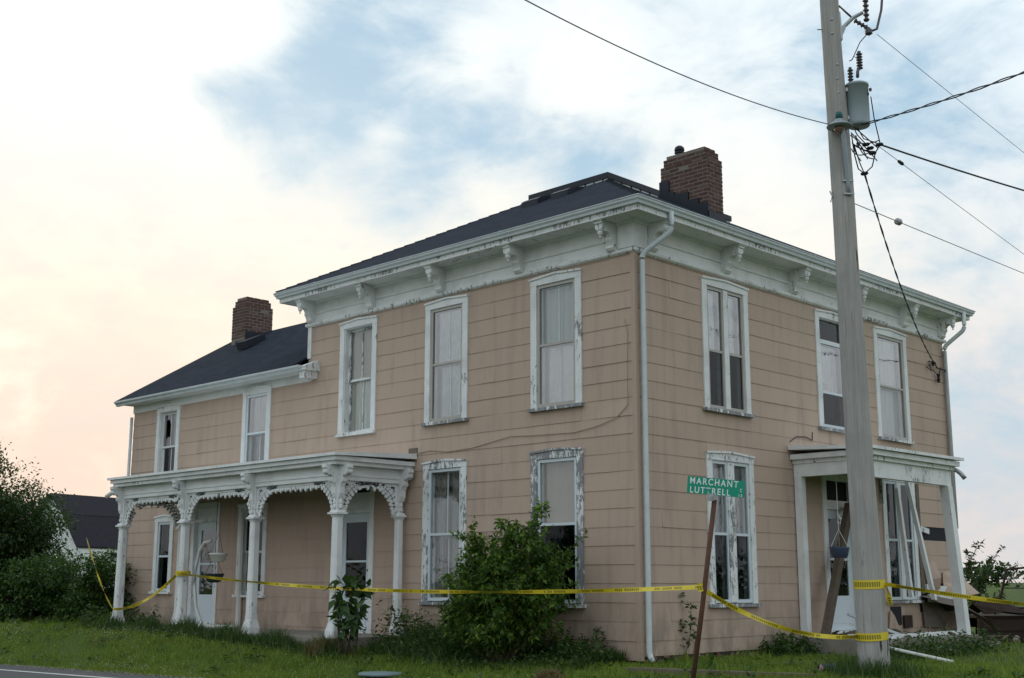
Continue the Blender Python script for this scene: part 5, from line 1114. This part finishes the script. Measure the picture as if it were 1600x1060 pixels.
# ragged tufts and broad-leaved weeds in the lawn
rt = np.random.default_rng(61); tx = rt.uniform(-17, 6, 420); ty = rt.uniform(-5, 2.5, 420); nb = 26
X_ = (tx[:, None]+rt.normal(0, .07, (420, nb))).ravel(); Y_ = (ty[:, None]+rt.normal(0, .07, (420, nb))).ravel(); HH = (rt.uniform(.08, .24, 420)[:, None]*rt.uniform(.5, 1.1, (420, nb))).ravel()
k = ~in_house(X_, Y_) & (.144*X_-.9896*Y_ < 3.2); tag(blades(X_[k], Y_[k], HH[k], rt.uniform(.008, .014, k.sum()), GRASS, 'grass_tufts', .5, 9), 'taller ragged grass tufts standing out of the lawn', 'grass', kind='stuff')
tx = rt.uniform(-16, 5, 300); ty = rt.uniform(-4.8, 1.5, 300); nb = 9; x = (tx[:, None]+rt.normal(0, .05, (300, nb))).ravel(); y = (ty[:, None]+rt.normal(0, .05, (300, nb))).ravel(); k = ~in_house(x, y) & (.144*x-.9896*y < 3.1); x, y = x[k], y[k]; n = len(x)
D_ = rt.normal(0, 1, (n, 3)); D_[:, 2] = rt.uniform(.1, .7, n); Nr = rt.normal(0, .3, (n, 3)); Nr[:, 2] += 1; ln = rt.uniform(.05, .13, n); V, F_ = leaves_np(np.stack([x, y, gz(x, y)+rt.uniform(.01, .08, n)], 1), D_, Nr, ln, ln*.45, rt)
tag(npmesh('lawn_weeds', V, F_, WEED), 'flat broad-leaved weeds dotted through the lawn', 'weeds', kind='stuff')
# taller weeds hugging walls
def strip(n, f, seed): r = np.random.default_rng(seed); t = r.uniform(0, 1, n); return f(t, r)+(r,)
X_, Y_, r = strip(15000, lambda t, r: (-4.7+4.5*t, -.06-np.abs(r.normal(0, .55, len(t)))), 41); k = (Y_ > -1.7); X_, Y_ = X_[k], Y_[k]
hh_ = (.16+.42*np.exp(-((X_+3.3)/1.1)**2)+.12*np.sin(X_*5)**2)*r.uniform(.4, 1.15, len(X_))*np.exp(Y_*.5)
tag(blades(X_, Y_, hh_, r.uniform(.010, .02, len(X_)), WEED, 'tall_weeds', .5, 3), 'tall grassy weeds along the foot of the front wall', 'weeds', kind='stuff')
def weedleaves(n, f, leaf, hmax, mat, name, label, seed):
    x, y, r = strip(n, f, seed); k = ~in_house(x, y); x, y = x[k], y[k]; n = len(x); cl = np.clip(.45+.3*np.sin(x*3.1+1)*np.sin(y*2.3+x*1.7)+.3*np.sin(x*9.7+seed)*np.sin(y*8.1)+.25*np.sin(x*23+y*17), .05, 1.3); z = gz(x, y)+r.uniform(0, 1, n)**1.1*hmax*(.2+.95*cl)
    C_ = np.stack([x, y, z], 1); D_ = r.normal(0, 1, (n, 3)); D_[:, 2] *= .5; Nr = r.normal(0, .5, (n, 3)); Nr[:, 2] += 1; ln = leaf*r.uniform(.5, 1.3, n); V, F_ = leaves_np(C_, D_, Nr, ln, ln*.5, r); return tag(npmesh(name, V, F_, mat), label, 'weeds', kind='stuff')
weedleaves(11000, lambda t, r: (-4.2+4.0*t, -.1-np.abs(r.normal(0, .5, len(t)))), .065, .42, WEED, 'leafy_weeds', 'low leafy weeds beneath the big shrub along the wall', 42)
weedleaves(5200, lambda t, r: (-4.75+2.1*t, -.15-np.abs(r.normal(0, .42, len(t)))), .075, .80, WEED, 'leafy_weeds', 'tallest leafy weeds between the porch and the big shrub', 40)
weedleaves(3500, lambda t, r: (1.66+np.abs(r.normal(0, .25, len(t))), 3.2+3.9*t), .07, .40, WEED, 'leafy_weeds', 'leafy weeds growing in front of the side porch slab', 43)
weedleaves(1800, lambda t, r: (.1+np.abs(r.normal(0, .22, len(t))), 2.7+1.2*t), .07, .34, WEED, 'leafy_weeds', 'weeds in the corner between side wall and porch slab', 44)
weedleaves(1500, lambda t, r: (-12.4-np.abs(r.normal(0, .3, len(t))), -1.9+1.6*t), .08, .5, WEED, 'leafy_weeds', 'weeds round the foot of the leftmost porch post', 45)
weedleaves(900, lambda t, r: (-12.2+2.2*t, -.2-np.abs(r.normal(0, .2, len(t)))), .08, .9, WEED, 'leafy_weeds', 'weeds growing up by the wing window', 46)
X_, Y_, r = strip(7000, lambda t, r: (-12.6+8.2*t, -1.70-np.abs(r.normal(0, .16, len(t)))), 47)
tag(blades(X_, Y_, r.uniform(.08, .36, len(X_))*(.55+.6*np.sin(X_*2.3)**2), r.uniform(.008, .015, len(X_)), WEED, 'tall_weeds', .35, 5), 'scruffy grass along the front porch edge', 'weeds', kind='stuff')
X_, Y_, r = strip(1500, lambda t, r: (3.26+r.normal(0, .28, len(t)), .45+r.normal(0, .28, len(t))), 48)
tag(blades(X_, Y_, r.uniform(.08, .32, len(X_)), r.uniform(.008, .015, len(X_)), WEED, 'tall_weeds', .35, 6), 'tuft of tall grass round the foot of the pole', 'weeds', kind='stuff')
X_, Y_, r = strip(1100, lambda t, r: (-5.0+.35*t, -1.8+r.normal(0, .12, len(t))), 49)
tag(blades(X_, Y_, r.uniform(.1, .35, len(X_)), r.uniform(.006, .012, len(X_)), DRY, 'dry_grass', .4, 7), 'dry brown grass stalks at the porch corner', 'weeds', kind='stuff')
q = gp(-.15, -1.72); X_, Y_ = q[0]+r_.normal(0, .12, 900), q[1]+r_.normal(0, .10, 900)
tag(blades(X_, Y_, r_.uniform(.06, .20, 900)*np.exp(-((X_-q[0])**2+(Y_-q[1])**2)/.06), r_.uniform(.006, .012, 900), DRY, 'dry_grass', .7, 8), 'small mound of dry brown grass on the lawn near the shrub', 'weeds', kind='stuff')
# gravel along the broken road edge
rg = np.random.default_rng(71); n = 2600; ss_ = rg.uniform(-16, 8, n); nn_ = 3.24+rg.normal(0, .13, n); gxx = .9896*ss_+.144*nn_; gyy = .144*ss_-.9896*nn_; sz = rg.uniform(.006, .022, n)
o6 = np.array([[1, 0, 0], [0, 1, 0], [-1, 0, 0], [0, -1, 0], [0, 0, .7], [0, 0, -.7]]); f8 = np.array([[0, 1, 4], [1, 2, 4], [2, 3, 4], [3, 0, 4], [1, 0, 5], [2, 1, 5], [3, 2, 5], [0, 3, 5]])
V = (np.stack([gxx, gyy, np.full(n, -.258)], 1)[:, None, :]+o6[None]*sz[:, None, None]*rg.uniform(.6, 1.3, (n, 6, 1))).reshape(-1, 3)
tag(npmesh('road_gravel', V, (np.arange(n)[:, None, None]*6+f8[None]).reshape(-1, 3), CONC), 'loose gravel along the broken edge of the road', 'gravel', kind='stuff')
# clover heads
xs_, ys_, r = scatter(5200, -15, 2, -5, -1.9, 51); cl = np.sin(xs_*.9+1)*np.sin(ys_*2.1+xs_*.3)+r.normal(0, .35, len(xs_)); k = (cl > .35) & (r.uniform(0, 1, len(xs_)) < np.where(xs_ < -4, 1, .25)); xs_, ys_ = xs_[k], ys_[k]; n = len(xs_); zc = gz(xs_, ys_)+r.uniform(.06, .12, n); s = r.uniform(.005, .009, n)
o6 = np.array([[1, 0, 0], [0, 1, 0], [-1, 0, 0], [0, -1, 0], [0, 0, 1], [0, 0, -1]]); V = (np.stack([xs_, ys_, zc], 1)[:, None, :]+o6[None]*s[:, None, None]).reshape(-1, 3); f8 = np.array([[0, 1, 4], [1, 2, 4], [2, 3, 4], [3, 0, 4], [1, 0, 5], [2, 1, 5], [3, 2, 5], [0, 3, 5]])
tag(npmesh('clover_flowers', V, (np.arange(n)[:, None, None]*6+f8[None]).reshape(-1, 3), FLOWER), 'small white clover heads scattered over the lawn', 'flowers', kind='stuff')

# ---------------------------------------------------------------- barn at the left
BN = empty('barn', (-66.55, 22.55, .2), 'old white barn with dark shingled roof behind the left bushes', 'barn')
ga = Vector((-66.55, 22.55, 0)); wv = Vector((.968, .25, 0)); lv = Vector((-.25, .968, 0)); Bp = lambda w, l, z: ga+wv*w+lv*l+Vector((0, 0, z))
RP = [(0, 6.62), (1.35, 5.25), (2.75, 3.2)]
m = MB(); m.prism([Bp(-2.6, 0, -.2), Bp(2.6, 0, -.2)]+[Bp(w, 0, z-.08) for w, z in RP[::-1]]+[Bp(-w, 0, z-.08) for w, z in RP[1:]], lv*16); m.build('wall', BARNW, BN)
for sgn in (1, -1):
    m = MB()
    for (w0, z0), (w1, z1) in zip(RP[:-1], RP[1:]): m.prism([Bp(sgn*w0, -.3, z0-.05), Bp(sgn*w1*1.03, -.3, z1-.05), Bp(sgn*w1*1.03, -.3, z1+.06), Bp(sgn*w0, -.3, z0+.06)], lv*16.6)
    m.build('roof', BARNROOF, BN)
for k in range(6):
    m = MB(); t = .12+.13*k; m.obox(Bp(-1.35*t, -.45, 6.70-1.37*t), Bp(-1.35*t, 2.5, 6.70-1.37*t), .10, .10); m.build('roof_lath', GREYWOOD, BN)
def btop(a): a = abs(a); return 6.62-a*1.015 if a < 1.35 else 5.25-(a-1.35)*1.464
for k in range(12):
    a = -2.6+k*.43; m = MB(); m.prism([Bp(a, -.04, 0), Bp(a+.41, -.04, 0), Bp(a+.41, -.04, btop(a+.41)-.1), Bp(a, -.04, btop(a)-.1)], lv*.038); m.build('plank', BARNW, BN)

# ---------------------------------------------------------------- trailer with wire mesh panel at the right
TR = empty('flatbed_trailer', (1.4, 11.4, 0), 'rusty flatbed trailer with a wire mesh side, right of the house', 'trailer')
t0, t1 = Vector((.35, 10.15, 0)), Vector((3.2, 13.6, 0)); tu = (t1-t0).normalized(); tn = Vector((-tu.y, tu.x, 0)); Tp = lambda a, b, z: t0+tu*a+tn*b+Vector((0, 0, z)); TL = (t1-t0).length
m = MB(); m.prism([Tp(0, 0, .42), Tp(TL, 0, .42), Tp(TL, 1.9, .42), Tp(0, 1.9, .42)], (0, 0, .05)); m.build('deck', RUST, TR)
MB().obox(Tp(-.1, 0, .30), Tp(TL, 0, .30), .08, .22).build('side_rail', RUST, TR); MB().obox(Tp(-.1, 1.9, .30), Tp(TL, 1.9, .30), .08, .22).build('side_rail', RUST, TR); MB().obox(Tp(-.1, 0, .08), Tp(TL*.5, .05, .1), .06, .25).build('skirt', RUST, TR)
for a, b in ((.9, -.14), (.9, 2.04)):
    wh = MB().lathe(Tp(a+.35, b, .08), [(.0, -.09), (.20, -.09), (.30, -.07), (.33, -.03), (.33, .03), (.30, .07), (.20, .09), (0, .09)], 24, tn).build('wheel', RUBBER, TR, smooth=True)
    MB().lathe(Tp(a+.35, b, .08), [(.0, -.1), (.16, -.1), (.17, -.06), (.17, .06), (.16, .1), (0, .1)], 18, tn).build('rim', RUST, wh)
pn = MB(); fr_ = [Tp(.25, .0, .5), Tp(.42, .0, .9), Tp(.55, 0, 1.36), Tp(1.2, 0, 1.42), Tp(2.2, 0, 1.40), Tp(TL, 0, 1.36)]
pn.tube(fr_, .025, 6); pn.tube([Tp(.3, 0, .62), Tp(TL, 0, .62)], .02, 6); pn.tube([Tp(.45, .0, 1.0), Tp(TL, .0, 1.0)], .01, 5)
for a in (1.35, 2.6, 3.8): pn.tube([Tp(a, 0, .45), Tp(a, 0, 1.41)], .02, 6)
mp_ = pn.build('mesh_panel', RUST, TR)
m = MB()
for k in range(62):
    a = .3+k*.07; b = a+.8
    if b > TL: break
    m.tube([Tp(a, .01, .62), Tp(b, .01, 1.38)], .0028, 3, False); m.tube([Tp(b, -.01, .62), Tp(a+.1, -.01, 1.30)], .0028, 3, False)
m.build('wire_mesh', GREYW, mp_, fix=False)['kind'] = 'stuff'
sheet('crumpled_panel', [[Tp(-.4, .2, .45), Tp(-.2, .0, .70), Tp(0, -.1, .5)], [Tp(.2, .3, .55), Tp(.3, .1, .82), Tp(.4, -.15, .55)], [Tp(.9, .3, .48), Tp(.9, .1, .60), Tp(.9, -.12, .5)], [Tp(1.5, .3, .46), Tp(1.5, .1, .52), Tp(1.5, -.1, .47)]], RUST, TR)
for a, mt in ((1.3, PLASW), (1.0, CONC), (1.6, ORANGE), (1.9, PLASW)): MB().obox(Tp(a, -.06, .45), Tp(a+.14, -.06, .46), .05, .05).build('tail_marker', mt, TR)
# far field and tree line
FT = []
for k in range(46):
    x = -95+k*7.4+random.uniform(-2, 2); y = 230+random.uniform(-25, 25); FT.append((x, y))
bmv = []; r = np.random.default_rng(77); C_ = []
for x, y in FT:
    s = r.uniform(2.2, 4.2); n = 420; c = r.normal(0, 1, (n, 3))*np.array([s*1.3, s, s*.5])*.6+np.array([x, y, s*.7]); C_.append(c)
C_ = np.concatenate(C_); C_ = C_[C_[:, 2] > 0]; n = len(C_); D_ = r.normal(0, 1, (n, 3)); Nr = r.normal(0, .6, (n, 3)); Nr[:, 2] += 1; ln = r.uniform(.8, 1.8, n); V, F_ = leaves_np(C_, D_, Nr, ln, ln*.6, r)
tag(npmesh('far_trees', V, F_, LEAF2), 'far-off line of trees on the horizon behind the field', 'trees', kind='stuff')
